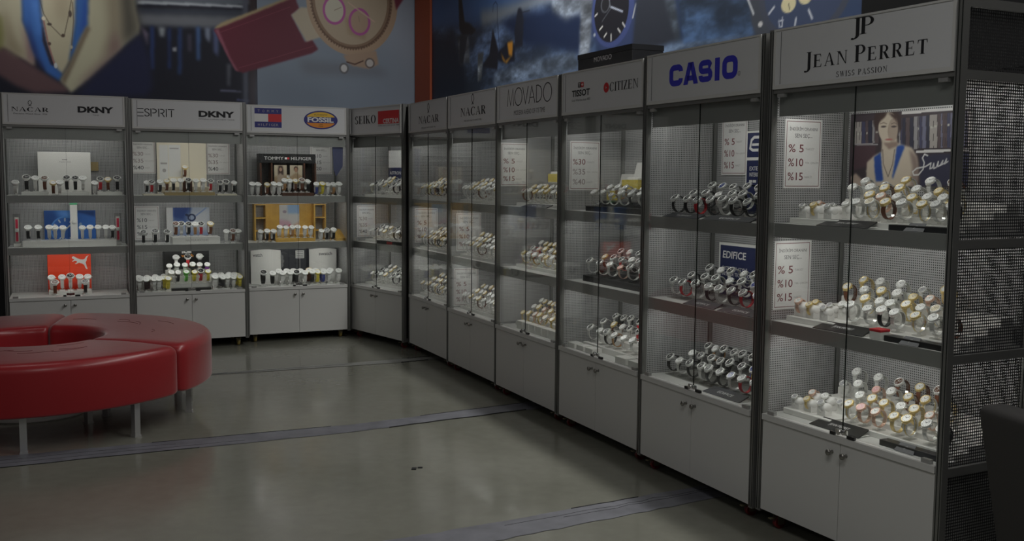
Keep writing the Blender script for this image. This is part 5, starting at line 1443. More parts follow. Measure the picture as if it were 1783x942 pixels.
# red-dot cabinet
stair('CI', 1, 0.10, 0.88, [(0.09, 0.035), (0.09, 0.065), (0.08, 0.095)], 'black stepped riser under the watches, middle shelf, red-dot cabinet', 'black_plastic', 0.10)
stair('CI', 2, 0.10, 0.88, [(0.09, 0.035), (0.09, 0.070), (0.08, 0.10)], 'white stepped riser under the watches, bottom shelf, red-dot cabinet', 'white_plastic', 0.11)
stair('CI', 0, 0.14, 0.88, [(0.09, 0.030), (0.09, 0.060)], 'black stepped riser under the watches, top shelf, red-dot cabinet', 'black_plastic', 0.09)
for i, u in enumerate((0.05, 0.16, 0.27)):
    slab('display_block', 'small white block %s along the front of the bottom shelf, red-dot cabinet' % ['first', 'second', 'third'][i], 'display block', 'CI', u, u + 0.085, 0.03, 0.095, SHELF_Z[2], 0.030, 'white_plastic', 'small white display blocks')
for i, u in enumerate((0.62, 0.76)):
    slab('display_block', 'white block at the right front of the bottom shelf, %s, red-dot cabinet' % ['inner one', 'outer one'][i], 'display block', 'CI', u, u + 0.11, 0.025, 0.095, SHELF_Z[2], 0.038, 'white_plastic', 'small white display blocks')
def open_box(k, u, v, z, w, label, si=0):
    t = prop('watch_box', label, 'watch box', k, u, v, z, 0, 'open yellow watch boxes')
    mb = MB().box(0, w, 0, 0.006, 0, 0.055, 'yellow_box').box(0, w, 0.084, 0.09, 0, 0.055, 'yellow_box').box(0, 0.006, 0.006, 0.084, 0, 0.055, 'yellow_box').box(w - 0.006, w, 0.006, 0.084, 0, 0.055, 'yellow_box').box(0.006, w - 0.006, 0.006, 0.084, 0, 0.006, 'yellow_box')
    mb.build('base', t)
    ld = MB().box(0, w, -0.012, 0.0, 0, 0.10, 'white_plastic', T(0, 0.090, 0.057) @ RX(-0.25)); ld.box(0, w, 0.0005, 0.006, 0, 0.10, 'yellow_box', T(0, 0.090, 0.057) @ RX(-0.25)); ld.build('lid', t)
    bevel(MB().box(0.02, w - 0.02, 0.015, 0.078, 0.012, 0.070, 'white_plastic').build('pillow', t), 0.012, 3)
for k, nm, u0, w0, u1, w1, h0, h1 in (('CI', 'red-dot cabinet', 0.015, 0.165, 0.190, 0.18, 0.062, 0.130), ('M', 'thin-lettered cabinet', 0.010, 0.150, 0.170, 0.16, 0.080, 0.165)):
    slab('display_block', 'low grey block lifting the lower yellow box, top shelf, %s' % nm, 'display block', k, u0, u0 + w0, 0.305, 0.40, SHELF_Z[0], h0 - 0.0005, 'steel_light')
    slab('display_block', 'tall grey block lifting the higher yellow box, top shelf, %s' % nm, 'display block', k, u1, u1 + w1, 0.305, 0.40, SHELF_Z[0], h1 - 0.0005, 'steel_light')
    open_box(k, u0, 0.306, SHELF_Z[0] + h0, w0, 'lower open yellow watch box with white lid, top shelf, %s' % nm)
    open_box(k, u1, 0.306, SHELF_Z[0] + h1, w1, 'higher open yellow watch box with white lid, top shelf, %s' % nm)
# thin-lettered cabinet and the two after the corner
for k, nm in (('M', 'thin-lettered cabinet'), ('N2', 'second cabinet after the corner'), ('N1', 'cabinet right of the corner'), ('S', 'angled corner cabinet')):
    for si in range(3):
        st = [(0.085, 0.022), (0.085, 0.050), (0.08, 0.078)]
        stair(k, si, 0.06, 0.88, st[:2] if (k == 'M' and si == 0) else st, 'white stepped riser under the watches, %s, %s' % (SHELF_NAME[si], nm), v0=0.075 if k in ('N1', 'N2') else 0.12)
plaque('M', 0, 0.30, 0.66, 0.040, 0.002, 'grey plaque at the front of the top shelf, thin-lettered cabinet', 'NACAR', 'charcoal', 0.065)
for i in range(6):
    slab('watch_carton', 'small white carton, %s from left before the watches, bottom shelf, thin-lettered cabinet' % ['first', 'second', 'third', 'fourth', 'fifth', 'sixth'][i], 'carton', 'M', 0.22 + 0.095 * i, 0.30 + 0.095 * i, 0.055, 0.105, SHELF_Z[2], 0.055, 'white_plastic', 'small white cartons')
t = prop('name_bar', 'black bar with red tag, middle shelf, angled corner cabinet', 'name bar', 'S', 0.40, 0.045, SHELF_Z[1])
bevel(MB().box(0, 0.46, 0, 0.05, 0, 0.030, 'black_plastic').build('body', t), 0.002); MB().box(0.18, 0.27, -0.003, -0.0005, 0.004, 0.027, 'ink_red').build('red_tag', t)
t = prop('blue_stand_sign', 'white and blue stand sign at the back of the top shelf, angled corner cabinet', 'sign', 'S', 0.06, 0.38, SHELF_Z[0])
bevel(MB().box(0, 0.24, 0, 0.02, 0, 0.43, 'edifice_blue').build('board', t), 0.002)
mb = MB().poly([(0, 0.27), (0.24, 0.27), (0.24, 0.43), (0, 0.43)], -0.0006, 'ink_white'); text(mb, 'ASTRON', 0.02, 0.22, 0.205, 0.235, 'ink_white', -0.0008, 0.02)
for i in range(3): text(mb, ['GPS', 'SOLAR', 'WATCH'][i], 0.10, 0.10 + 0.03 * [3, 4, 4][i], 0.135 - 0.04 * i, 0.16 - 0.04 * i, 'ink_white', -0.0008)
mb.poly(ell(0.06, 0.11, 0.025, 0.045), -0.0008, 'ink_pale'); mb.build('print', t)

# leftmost cabinet
t = prop('display_box', 'large white upright display box on the top shelf, leftmost cabinet', 'display box', 'A', 0.232, 0.30, SHELF_Z[0])
bevel(MB().box(0, 0.405, 0, 0.10, 0, 0.355, 'white_plastic').build('body', t), 0.004)
mb = MB(); text(mb, 'NACAR', 0.165, 0.255, 0.268, 0.280, 'ink_pale', -0.0008); mb.box(0.185, 0.225, -0.0012, -0.0006, 0.290, 0.295, 'ink_grey'); mb.build('lettering', t)
for u0, u1, nm in ((0.11, 0.31, 'left'), (0.40, 0.62, 'middle'), (0.68, 0.87, 'right')):
    slab('display_platform', 'low white platform, %s one of three on the top shelf, leftmost cabinet' % nm, 'display platform', 'A', u0, u1, 0.08, 0.24, SHELF_Z[0], 0.028, 'white_plastic', 'low white platforms')
slab('price_card', 'small tan card leaning at the back of the top shelf, leftmost cabinet', 'card', 'A', 0.64, 0.70, 0.418, 0.424, 1.52, 0.075, 'tan_board', bev=0.0005)
slab('display_platform', 'long white platform on the middle shelf, leftmost cabinet', 'display platform', 'A', 0.105, 0.815, 0.10, 0.30, SHELF_Z[1], 0.050, 'white_plastic')
t = prop('display_tower', 'slim white tower with green top in the middle of the leftmost cabinet', 'display tower', 'A', 0.465, 0.33, SHELF_Z[1] + 0.0002)
bevel(MB().box(0, 0.057, 0, 0.057, 0, 0.335, 'white_plastic').build('body', t), 0.003); MB().box(-0.001, 0.058, -0.001, 0.058, 0.3353, 0.350, 'strip_green').build('cap', t); MB().lathe([(0, 0), (0.018, 0), (0.018, 0.006), (0, 0.006)], 16, 'd_white', T(0.028, -0.001, 0.19) @ RX(PI / 2)).build('emblem', t)
for u, nm in ((0.038, 'left'), (0.805, 'right')):
    t = prop('watch_case', 'tall clear case with a pink strap at the %s end, leftmost cabinet' % nm, 'watch case', 'A', u, 0.17, SHELF_Z[1], 0, 'tall clear watch cases')
    bevel(MB().box(0, 0.054, 0, 0.050, 0, 0.028, 'white_plastic').build('base', t), 0.002); MB().box(0, 0.054, 0, 0.050, 0.0285, 0.268, 'acrylic').build('clear_cover', t)
    MB().box(0.012, 0.042, 0.024, 0.028, 0.034, 0.24, 'white_plastic').build('card', t)
    MB().box(0.018, 0.036, 0.018, 0.0235, 0.045, 0.225, 'strap_pink').build('strap', t); MB().lathe([(0, 0), (0.016, 0), (0.016, 0.007), (0.012, 0.009), (0, 0.009)], 20, 'd_white', T(0.027, 0.0175, 0.135) @ RX(PI / 2)).build('dial', t)
# red box with the leaping cat
t = prop('red_display_box', 'bright orange-red display box with a white leaping cat, bottom shelf, leftmost cabinet', 'display box', 'A', 0.280, 0.29, SHELF_Z[2])
bevel(MB().box(0, 0.335, 0, 0.08, 0, 0.325, 'puma_red').build('body', t), 0.003)
cat_ = [(0.02, 0.90), (0.06, 0.96), (0.13, 0.97), (0.20, 0.93), (0.32, 0.83), (0.50, 0.74), (0.66, 0.72), (0.76, 0.78), (0.84, 0.93), (0.93, 1.00), (1.00, 1.00), (0.93, 0.93), (0.88, 0.80), (0.86, 0.64), (0.80, 0.50), (0.84, 0.34), (0.86, 0.18), (0.92, 0.02), (0.84, 0.00), (0.77, 0.14),
        (0.72, 0.32), (0.62, 0.42), (0.50, 0.46), (0.42, 0.50), (0.34, 0.44), (0.24, 0.40), (0.18, 0.44), (0.26, 0.48), (0.32, 0.56), (0.26, 0.64), (0.14, 0.64), (0.08, 0.58), (0.02, 0.60), (0.08, 0.66), (0.16, 0.72), (0.12, 0.78), (0.04, 0.82)]
mb = MB(); mb.poly([(0.185 + 0.135 * a, 0.195 + 0.115 * b) for a, b in cat_], -0.0008, 'ink_white'); mb.build('logo', t)
slab('display_platform', 'low white platform before the red box, bottom shelf, leftmost cabinet', 'display platform', 'A', 0.285, 0.615, 0.16, 0.285, SHELF_Z[2], 0.030, 'white_plastic')

# second cabinet from left
t = prop('cream_display', 'tall cream display with tan step on the top shelf, second cabinet from left', 'display stand', 'B', 0.225, 0.20, SHELF_Z[0])
MB().box(0, 0.42, 0.20, 0.215, 0, 0.46, 'cream_card').build('back_board', t)
bevel(MB().box(0.03, 0.45, -0.09, 0.0, 0, 0.028, 'tan_board').build('front_step', t), 0.002)
bevel(MB().box(0.02, 0.42, 0.001, 0.095, 0, 0.075, 'cream_card').build('middle_step', t), 0.002); bevel(MB().box(0.09, 0.40, 0.096, 0.199, 0, 0.145, 'cream_card').build('upper_step', t), 0.002)
mb = MB().poly([(0.02, 0.02), (0.095, 0.02), (0.095, 0.44), (0.02, 0.44)], 0.1992, 'ink_white').poly([(0.10, 0.16), (0.20, 0.16), (0.20, 0.44), (0.10, 0.44)], 0.1992, 'ink_white').poly([(0.21, 0.16), (0.40, 0.16), (0.40, 0.44), (0.21, 0.44)], 0.1992, 'cream_card')
mb.poly([(0.11, 0.405), (0.185, 0.405), (0.185, 0.415), (0.11, 0.415)], 0.1986, 'ink_pale').poly([(0.03, 0.27), (0.085, 0.27), (0.085, 0.285), (0.03, 0.285)], 0.1986, 'ink_pale').poly(ell(0.06, 0.215, 0.016, 0.016, 16), 0.1986, 'ink_pale'); mb.build('print', t)
slab('square_plaque', 'small dark brown square plaque in the cream display, second cabinet from left', 'plaque', 'B', 0.415, 0.495, 0.185, 0.196, SHELF_Z[0] + 0.0005, 0.13, 'walnut', bev=0.001)
for u0, u1, nm in ((0.08, 0.25, 'left'), (0.69, 0.86, 'right')):
    slab('display_platform', 'thin cream platform %s of the tan step, top shelf, second cabinet from left' % nm, 'display platform', 'B', u0, u1, 0.08, 0.19, SHELF_Z[0], 0.014, 'cream_card', 'thin cream platforms')
t = prop('display_platform', 'white lettered platform under the blue photo, second cabinet from left', 'display platform', 'B', 0.31, 0.10, SHELF_Z[1])
bevel(MB().box(0, 0.40, 0, 0.20, 0, 0.060, 'white_plastic').build('body', t), 0.003); mb = MB(); text(mb, 'NAUTICA WATCHES', 0.11, 0.30, 0.022, 0.040, 'ink_pale', -0.0008); mb.build('lettering', t)
t = prop('black_display_box', 'black display box with white and orange lettering, bottom shelf, second cabinet from left', 'display box', 'B', 0.255, 0.30, SHELF_Z[2])
bevel(MB().box(0, 0.385, 0, 0.09, 0, 0.345, 'black_plastic').build('body', t), 0.003)
mb = MB(); text(mb, 'ice', 0.150, 0.235, 0.305, 0.342, 'ink_white', -0.0008, 0.05); text(mb, 'watch', 0.145, 0.250, 0.270, 0.300, 'ink_orange', -0.0008, 0.05); mb.build('lettering', t)
stair('B', 2, 0.26, 0.64, [(0.06, 0.055), (0.06, 0.11), (0.055, 0.165)], 'white stepped riser before the black box, second cabinet from left', v0=0.12)
slab('display_tray', 'black tray at the front of the bottom shelf, second cabinet from left', 'tray', 'B', 0.29, 0.62, 0.045, 0.10, SHELF_Z[2], 0.022, 'black_plastic')

# flag-logo cabinet
t = prop('walnut_display', 'dark walnut display with black lettered header, top shelf, flag-logo cabinet', 'display stand', 'C', 0.155, 0.25, SHELF_Z[0])
MB().box(0, 0.52, 0.10, 0.115, 0, 0.30, 'walnut_dark').build('back_board', t)
for x in (0, 0.10, 0.40, 0.505): MB().box(x, x + 0.015, -0.02, 0.0995, 0, 0.30, 'walnut').build('upright', t)
bevel(MB().box(-0.005, 0.515, -0.02, 0.10, 0.3005, 0.385, 'black_plastic').build('header', t), 0.002)
mb = MB(); text(mb, 'TOMMY', 0.04, 0.215, 0.328, 0.358, 'ink_white', -0.0212, 0.0); text(mb, 'HILFIGER', 0.285, 0.475, 0.328, 0.358, 'ink_white', -0.0212)
mb.box(0.228, 0.248, -0.0222, -0.0205, 0.334, 0.352, 'ink_white').box(0.249, 0.269, -0.0222, -0.0205, 0.334, 0.352, 'ink_red'); mb.build('lettering', t)
bevel(MB().box(0.17, 0.46, -0.17, -0.06, 0, 0.030, 'walnut').build('front_step', t), 0.002)
MB().box(0.116, 0.399, -0.0195, 0.0995, 0, 0.075, 'walnut_dark').build('inner_step', t)
def portrait(fem):
    W, H = 0.115, 0.155
    it = [('p', [(-1, -1), (1, -1), (1, 1), (-1, 1)], (112, 104, 90), 0), ('p', [(0, 0), (W, 0), (W, 0.06), (0, 0.05)], (92, 78, 60), 0.01)]
    if fem:
        it += [('p', [(0.04, 0.15), (0.075, 0.15), (0.085, 0.10), (0.082, 0.06), (0.036, 0.06), (0.034, 0.10)], (34, 24, 22), 0.004), ('e', (0.059, 0.115, 0.013, 0.018), (104, 84, 72), 0), ('p', [(0.025, 0), (0.03, 0.06), (0.055, 0.085), (0.085, 0.06), (0.095, 0)], (100, 90, 80), 0.004)]
    else:
        it += [('e', (0.055, 0.122, 0.020, 0.024), (40, 28, 24), 0), ('e', (0.056, 0.112, 0.016, 0.022), (96, 72, 58), 0), ('p', [(0.005, 0), (0.01, 0.05), (0.045, 0.082), (0.07, 0.082), (0.105, 0.05), (0.112, 0)], (98, 84, 66), 0.004)]
    return it
for u, fem, nm in ((0.283, True, 'long-haired woman'), (0.428, False, 'short-haired man')):
    picture('C', 'small_portrait', portrait(fem), 0, 0.115, 0, 0.155, 0, 'small portrait print of a %s in the walnut display' % nm, step=0.004, thick=0.004).matrix_world = CM['C'] @ T(u, 0.2235, SHELF_Z[0] + 0.1255)
pn = MB().prism([(0.0, 0.30), (0.10, 0.30), (0.096, 0.09), (0.035, 0.0), (0.012, 0.06)], 0, 0.004, 'reflection_blue')  # blue sheet added in place of a reflection in the cabinet glass
pn.tube([(0.05, 0.0035, 0.298), (0.05, 0.0035, 0.33)], 0.0015, 5, 'reflection_blue')
tag(pn.build('reflection_sheet', None, CM['C'] @ T(0.785, 0.060, 1.500)), 'blue-grey sheet added as a glass reflection at the right of the flag-logo cabinet', 'reflection_sheet')
t = prop('oak_display', 'yellow oak display with side niches on the middle shelf, flag-logo cabinet', 'display stand', 'C', 0.115, 0.20, SHELF_Z[1])
MB().box(0.118, 0.555, 0.20, 0.215, 0, 0.340, 'oak').build('back_board', t)
for x, nm in ((0.0, 'niche'), (0.557, 'niche')):
    mb = MB()
    for a in (0, 0.102): mb.box(x + a, x + a + 0.012, 0.12, 0.215, 0.0, 0.340, 'oak')
    for z in (0.085, 0.205, 0.328): mb.box(x + 0.012, x + 0.102, 0.12, 0.215, z, z + 0.012, 'oak')
    mb.build('side_niche', t)
for x in (-0.04, 0.52):
    MB().prism([(0, 0), (0.215, 0), (0.215, 0.025), (0.0, 0.10)], 0, 0.19, 'oak', T(x + 0.19, 0.115, 0) @ RZ(-PI / 2)).build('slanted_base', t)
bevel(MB().box(0.152, 0.518, -0.08, 0.02, 0, 0.032, 'oak').build('front_step', t), 0.002)
bevel(MB().box(0.152, 0.518, 0.021, 0.199, 0, 0.060, 'oak').build('rear_step', t), 0.002)
FL = [('p', [(-1, -1), (1, -1), (1, 1), (-1, 1)], (118, 120, 122), 0), ('p', [(0.08, 0.13), (0.19, 0.13), (0.19, 0.22), (0.08, 0.22)], (84, 104, 128), 0.01), ('p', [(0, 0), (0.12, 0), (0.10, 0.06), (0, 0.08)], (116, 96, 108), 0.01), ('e', (0.05, 0.15, 0.018, 0.014), (90, 84, 96), 0), ('e', (0.10, 0.02, 0.014, 0.01), (110, 40, 56), 0), ('e', (0.05, 0.02, 0.014, 0.008), (60, 60, 70), 0), ('p', [(0.12, 0.02), (0.19, 0), (0.19, 0.06)], (120, 104, 96), 0.01)]
picture('C', 'photo_card', FL, 0, 0.188, 0, 0.215, 0, 'pale collage photo in the middle of the yellow oak display', thick=0.003).matrix_world = CM['C'] @ T(0.360, 0.3935, SHELF_Z[1] + 0.115)
# curved white boards, dark board between
def curved_board(u, w, label, words, wu, art):
    t = prop('white_display_board', label, 'display board', 'C', u, 0.32, SHELF_Z[2], 0, 'curved white display boards')
    mb = MB(); n = 14; f = lambda x: -0.03 * math.sin(PI * x / w)
    vs = []; fs = []
    for i in range(n + 1):
        x = w * i / n
        h = 0.31 + 0.012 * math.sin(PI * x / w)
        vs += [(x, f(x), 0), (x, f(x), h), (x, f(x) + 0.008, h), (x, f(x) + 0.008, 0)]
    for i in range(n):
        for j in range(4):
            fs.append((4 * i + j, 4 * i + (j + 1) % 4, 4 * i + 4 + (j + 1) % 4, 4 * i + 4 + j))
    fs = [q[::-1] for q in fs] + [(0, 1, 2, 3), (4 * n + 3, 4 * n + 2, 4 * n + 1, 4 * n)]
    mb.add(vs, fs, 'white_plastic'); mb.build('board', t)
    lm = MB()
    v, fcs = text_arrays(words, 0.02); lo, hi = v.min(0), v.max(0)
    P = []
    for p in v:
        x = wu[0] + (wu[1] - wu[0]) * (p[0] - lo[0]) / (hi[0] - lo[0])
        P.append((x, f(x) - 0.0015, 0.255 + 0.032 * (p[1] - lo[1]) / (hi[1] - lo[1])))
    lm.add(P, fcs, 'ink_grey'); lm.build('lettering', t)
curved_board(0.076, 0.275, 'left curved white board with grey lettering, bottom shelf, flag-logo cabinet', 'watch', (0.015, 0.10), 0)
curved_board(0.622, 0.262, 'right curved white board with grey lettering, bottom shelf, flag-logo cabinet', 'swatch', (0.085, 0.215), 1)
LC = [('p', [(-1, -1), (1, -1), (1, 1), (-1, 1)], (36, 37, 41), 0)]
r_ = random.Random(4)
for i in range(14):
    a = i * 2 * PI / 14; LC.append(('e', (0.04 + 0.062 * math.cos(a), 0.20 + 0.085 * math.sin(a), 0.022, 0.026), (88, 88, 88), 0))
LC.append(('e', (0.04, 0.20, 0.060, 0.085), (94, 94, 93), 0))
for i in range(16):
    LC.append(('l', [(0.04, 0.20), (0.04 + 0.06 * math.cos(i * 0.4), 0.20 + 0.085 * math.sin(i * 0.4))], (66, 66, 68), 0.004))
LC.append(('l', [(0.245, 0), (0.245, 0.32)], (54, 55, 60), 0.008))
picture('C', 'dark_backdrop_board', LC, 0, 0.36, 0, 0.315, 0, 'charcoal board with pale lace motif, bottom shelf, flag-logo cabinet', thick=0.006, side='charcoal', cat='display board').matrix_world = CM['C'] @ T(0.275, 0.395, SHELF_Z[2])
t = prop('info_card', 'small white printed card before the charcoal board, flag-logo cabinet', 'card', 'C', 0.505, 0.380, SHELF_Z[2])
MB().box(0, 0.082, 0, 0.002, 0.225, 0.300, 'paper').build('card', t); MB().cyl((0.041, 0.004, 0), (0.041, 0.004, 0.23), 0.003, 0.003, 6, 'steel_light').build('stem', t)
mb = MB()
for i in range(4): mb.poly([(0.01, 0.235 + 0.016 * i), (0.072, 0.235 + 0.016 * i), (0.072, 0.240 + 0.016 * i), (0.01, 0.240 + 0.016 * i)], -0.0006, 'ink_grey')
mb.build('print', t)

# --------------------------------------------------------------- wristwatches
# each watch is closed round a small cuff that stands on the shelf; it faces the front (-y) with its dial tilted up
RING_Y, RING_Z, CZ0 = 0.0265, 0.0300, 0.0430          # strap loop half-axes, height of its centre
TILT = math.radians(50)
def strap_mb(m, m2=None, link_=True, w=0.017, n=26):
    mb = MB(); gap = 0.50
    a0 = PI - TILT + gap; a1 = a0 + 2 * PI - 2 * gap      # angle measured in the y-z plane from +y
    th = 0.0026
    for i in range(n):
        t0 = a0 + (a1 - a0) * i / n; t1 = a0 + (a1 - a0) * (i + (0.86 if link_ else 1.0)) / n
        fr = abs((i + 0.5) / n - 0.5) * 2; ww = w * (0.80 + 0.20 * fr)
        def ring(t, k):
            return (RING_Y + k) * math.cos(t), CZ0 + (RING_Z + k) * math.sin(t)
        cols = [(-ww / 2, -ww / 6, m), (-ww / 6, ww / 6, m2 or m), (ww / 6, ww / 2, m)] if m2 else [(-ww / 2, ww / 2, m)]
        for x0, x1, mm in cols:
            vs = []
            for t in (t0, t1):
                for k in (0, th):
                    y, z = ring(t, k)
                    vs += [(x0, y, z), (x1, y, z)]
            mb.add(vs, [(0, 1, 5, 4), (2, 6, 7, 3), (0, 4, 6, 2), (1, 3, 7, 5), (0, 2, 3, 1), (4, 5, 7, 6)], mm)
    return mb
CASE_M = T(0, (RING_Y + 0.0005) * math.cos(PI - TILT), CZ0 + (RING_Z + 0.0005) * math.sin(PI - TILT)) @ RX(PI / 2 - TILT)   # z axis of the case points out of the dial
def case_mb(m, r=0.0185):
    mb = MB().lathe([(0.0, -0.001), (r * 0.92, -0.001), (r, 0.001), (r, 0.0065), (r * 0.93, 0.0088), (r * 0.84, 0.0092), (r * 0.82, 0.0074), (0, 0.0074)], 24, m, CASE_M)
    mb.cyl((r, 0, 0.0035), (r + 0.004, 0, 0.0035), 0.0026, 0.0026, 8, m, CASE_M)
    for s in (-1, 1):
        mb.box(-0.0085, 0.0085, s * r * 0.86 - 0.003, s * r * 0.86 + 0.003, -0.0015, 0.0040, m, CASE_M)
    return mb
def dial_mb(m, mk, r=0.0150, sub=False):
    mb = MB().lathe([(0, 0.0077), (r, 0.0077), (r, 0.0075), (0, 0.0075)], 24, m, CASE_M, False)
    for i in range(12):
        a = i * PI / 6
        mb.box(-0.0005, 0.0005, r * 0.72, r * 0.92, 0.0078, 0.0080, mk, CASE_M @ RZ(a))
    if sub:
        for a in (0, 2.1, 4.2):
            mb.lathe([(0.0036, 0.0079), (0.0030, 0.0079)], 14, mk, CASE_M @ T(0.0068 * math.cos(a), 0.0068 * math.sin(a), 0), False)
    return mb
def hands_mb(mk, r=0.0150):
    mb = MB().box(-0.0006, 0.0006, -0.002, r * 0.55, 0.0082, 0.0084, mk, CASE_M @ RZ(0.9)).box(-0.00045, 0.00045, -0.002, r * 0.80, 0.0085, 0.0087, mk, CASE_M @ RZ(-0.9))
    return mb
def cuff_mb(m, pillow=False):
    mb = MB()
    if pillow:                                                     # white cushion filling the loop, sloping to the back
        mb.lathe([(0.0, -0.031), (0.012, -0.030), (0.0200, -0.025), (0.0235, -0.014), (0.0235, 0.014), (0.0200, 0.025), (0.012, 0.030), (0.0, 0.031)], 20, m, T(0, 0.010, CZ0 - 0.002) @ Matrix.Rotation(PI / 2, 4, 'Y') @ Matrix.Diagonal((1.0, 1.35, 1.0, 1.0)))
        mb.prism([(-0.028, 0.0), (0.028, 0.0), (0.026, 0.034), (-0.026, 0.034)], -0.014, 0.036, m, T(0, 0, 0.0))
        return mb
    n = 18; vs = []
    for i in range(n + 1):
        t = math.radians(-90 + 38) + (2 * PI - math.radians(76)) * i / n - 0.0
        for k in (-0.0028, -0.0008):
            for x in (-0.0065, 0.0065):
                vs.append((x, (RING_Y + k) * math.cos(t), CZ0 + (RING_Z + k) * math.sin(t)))
    fs = []
    for i in range(n):
        a = 4 * i
        fs += [(a, a + 4, a + 5, a + 1), (a + 2, a + 3, a + 7, a + 6), (a, a + 2, a + 6, a + 4), (a + 1, a + 5, a + 7, a + 3)]
    mb.add(vs, fs, m)
    mb.box(-0.013, 0.013, -0.020, 0.020, 0.0, 0.0045, m).box(-0.004, 0.004, -0.005, 0.005, 0.0045, 0.0135, m)
    return mb
# name phrase, strap material(s), linked?, case, dial, dial phrase, marks, subdials, radius
KIND = {
    'sw': ('silver steel bracelet', 'w_steel', None, True, 'w_steel', 'd_white', 'white dial', 'ink_black', False, 1.0),
    'sb': ('silver steel bracelet', 'w_steel', None, True, 'w_steel', 'd_black', 'black dial', 'ink_white', True, 1.06),
    'su': ('silver steel bracelet', 'w_steel', None, True, 'w_steel', 'd_blue', 'blue dial', 'ink_white', False, 1.0),
    'ss': ('small silver bracelet', 'w_steel', None, True, 'w_steel', 'd_silver', 'silver dial', 'ink_black', False, 0.82),
    'gw': ('gold bracelet', 'w_gold', None, True, 'w_gold', 'd_white', 'white dial', 'ink_black', False, 1.0),
    'gc': ('gold bracelet', 'w_gold', None, True, 'w_gold', 'd_cream', 'cream dial', 'ink_black', False, 0.88),
    'tw': ('gold and steel bracelet', 'w_steel', 'w_gold', True, 'w_gold', 'd_white', 'white dial', 'ink_black', False, 1.0),
    'tc': ('gold and steel bracelet', 'w_steel', 'w_gold', True, 'w_steel', 'd_cream', 'cream dial', 'ink_black', True, 1.0),
    'rw': ('rose gold bracelet', 'w_rose', None, True, 'w_rose', 'd_white', 'white dial', 'ink_black', False, 0.95),
    'rr': ('rose gold bracelet', 'w_rose', None, True, 'w_rose', 'd_rose', 'pink dial', 'ink_white', False, 0.95),
    'br': ('brown leather strap', 'w_brown', None, False, 'w_gold', 'd_white', 'white dial', 'ink_black', False, 1.0),
    'bs': ('brown leather strap', 'w_brown', None, False, 'w_steel', 'd_brown', 'brown dial', 'ink_white', True, 1.02),
    'tn': ('tan leather strap', 'w_tan', None, False, 'w_steel', 'd_white', 'white dial', 'ink_black', False, 1.0),
    'kw': ('black strap', 'w_black', None, False, 'w_steel', 'd_white', 'white dial', 'ink_black', False, 1.0),
    'kk': ('black strap', 'w_black', None, False, 'w_steel', 'd_black', 'black dial', 'ink_white', True, 1.06),
    'dk': ('dark steel bracelet', 'w_dark', None, True, 'w_steel', 'd_black', 'black dial', 'ink_white', True, 1.06),
    'rd': ('red strap', 'w_red', None, False, 'w_steel', 'd_black', 'black dial', 'ink_white', True, 1.0),
    'ww': ('white strap', 'w_white', None, False, 'w_steel', 'd_white', 'white dial', 'ink_black', False, 1.0),
    'by': ('blue and yellow strap', 'w_blue', 'w_yellow', False, 'w_steel', 'd_blue', 'blue dial', 'ink_white', True, 1.06),
    'bl': ('blue strap', 'w_blue', None, False, 'w_steel', 'd_white', 'white dial', 'ink_black', False, 1.0),
    'gr': ('green strap', 'w_green', None, False, 'w_green', 'd_white', 'white dial', 'ink_black', False, 1.0),
    'ye': ('yellow strap', 'w_yellow', None, False, 'w_yellow', 'd_white', 'white dial', 'ink_black', False, 1.0),
    'pu': ('purple strap', 'w_purple', None, False, 'w_steel', 'd_white', 'white dial', 'ink_black', False, 0.95),
}
WM = {}
CUFF = {'clear': cuff_mb('acrylic').mesh('display_cuff'), 'white': cuff_mb('w_white').mesh('display_cuff'), 'pillow': cuff_mb('w_white', True).mesh('display_pillow')}
for kk, (ph, s1, s2, lk, cs, dl, dph, mk, sub, sz) in KIND.items():
    WM[kk] = (strap_mb(s1, s2, lk).mesh('strap'), case_mb(cs).mesh('case'), dial_mb(dl, mk, 0.0150, sub).mesh('dial'), hands_mb(mk).mesh('hands'))
SIMPLE = {}
def simple(kk):
    """the same watch with fewer faces, for the far crowd"""
    if kk not in SIMPLE:
        ph, s1, s2, lk, cs, dl, dph, mk, sub, sz = KIND[kk]
        mb = strap_mb(s1, None, False, 0.017, 12)
        mb.lathe([(0.0, -0.001), (0.0185, 0.0), (0.0185, 0.007), (0.0155, 0.0090), (0.0152, 0.0076)], 12, cs, CASE_M)
        mb.lathe([(0.0, 0.0078), (0.0156, 0.0078)], 12, dl, CASE_M, False)
        mb.box(-0.0006, 0.0006, -0.002, 0.009, 0.0082, 0.0084, mk, CASE_M @ RZ(0.9))
        mb.box(-0.013, 0.013, -0.020, 0.020, 0.0, 0.0045, 'w_white').box(-0.004, 0.004, -0.005, 0.005, 0.0045, 0.0135, 'w_white')
        SIMPLE[kk] = mb
    return SIMPLE[kk]
ORD = ['first', 'second', 'third', 'fourth', 'fifth', 'sixth', 'seventh', 'eighth', 'ninth', 'tenth', 'eleventh', 'twelfth', 'thirteenth', 'fourteenth']
crowd = MB()
NW = [0]
wr = random.Random(21)
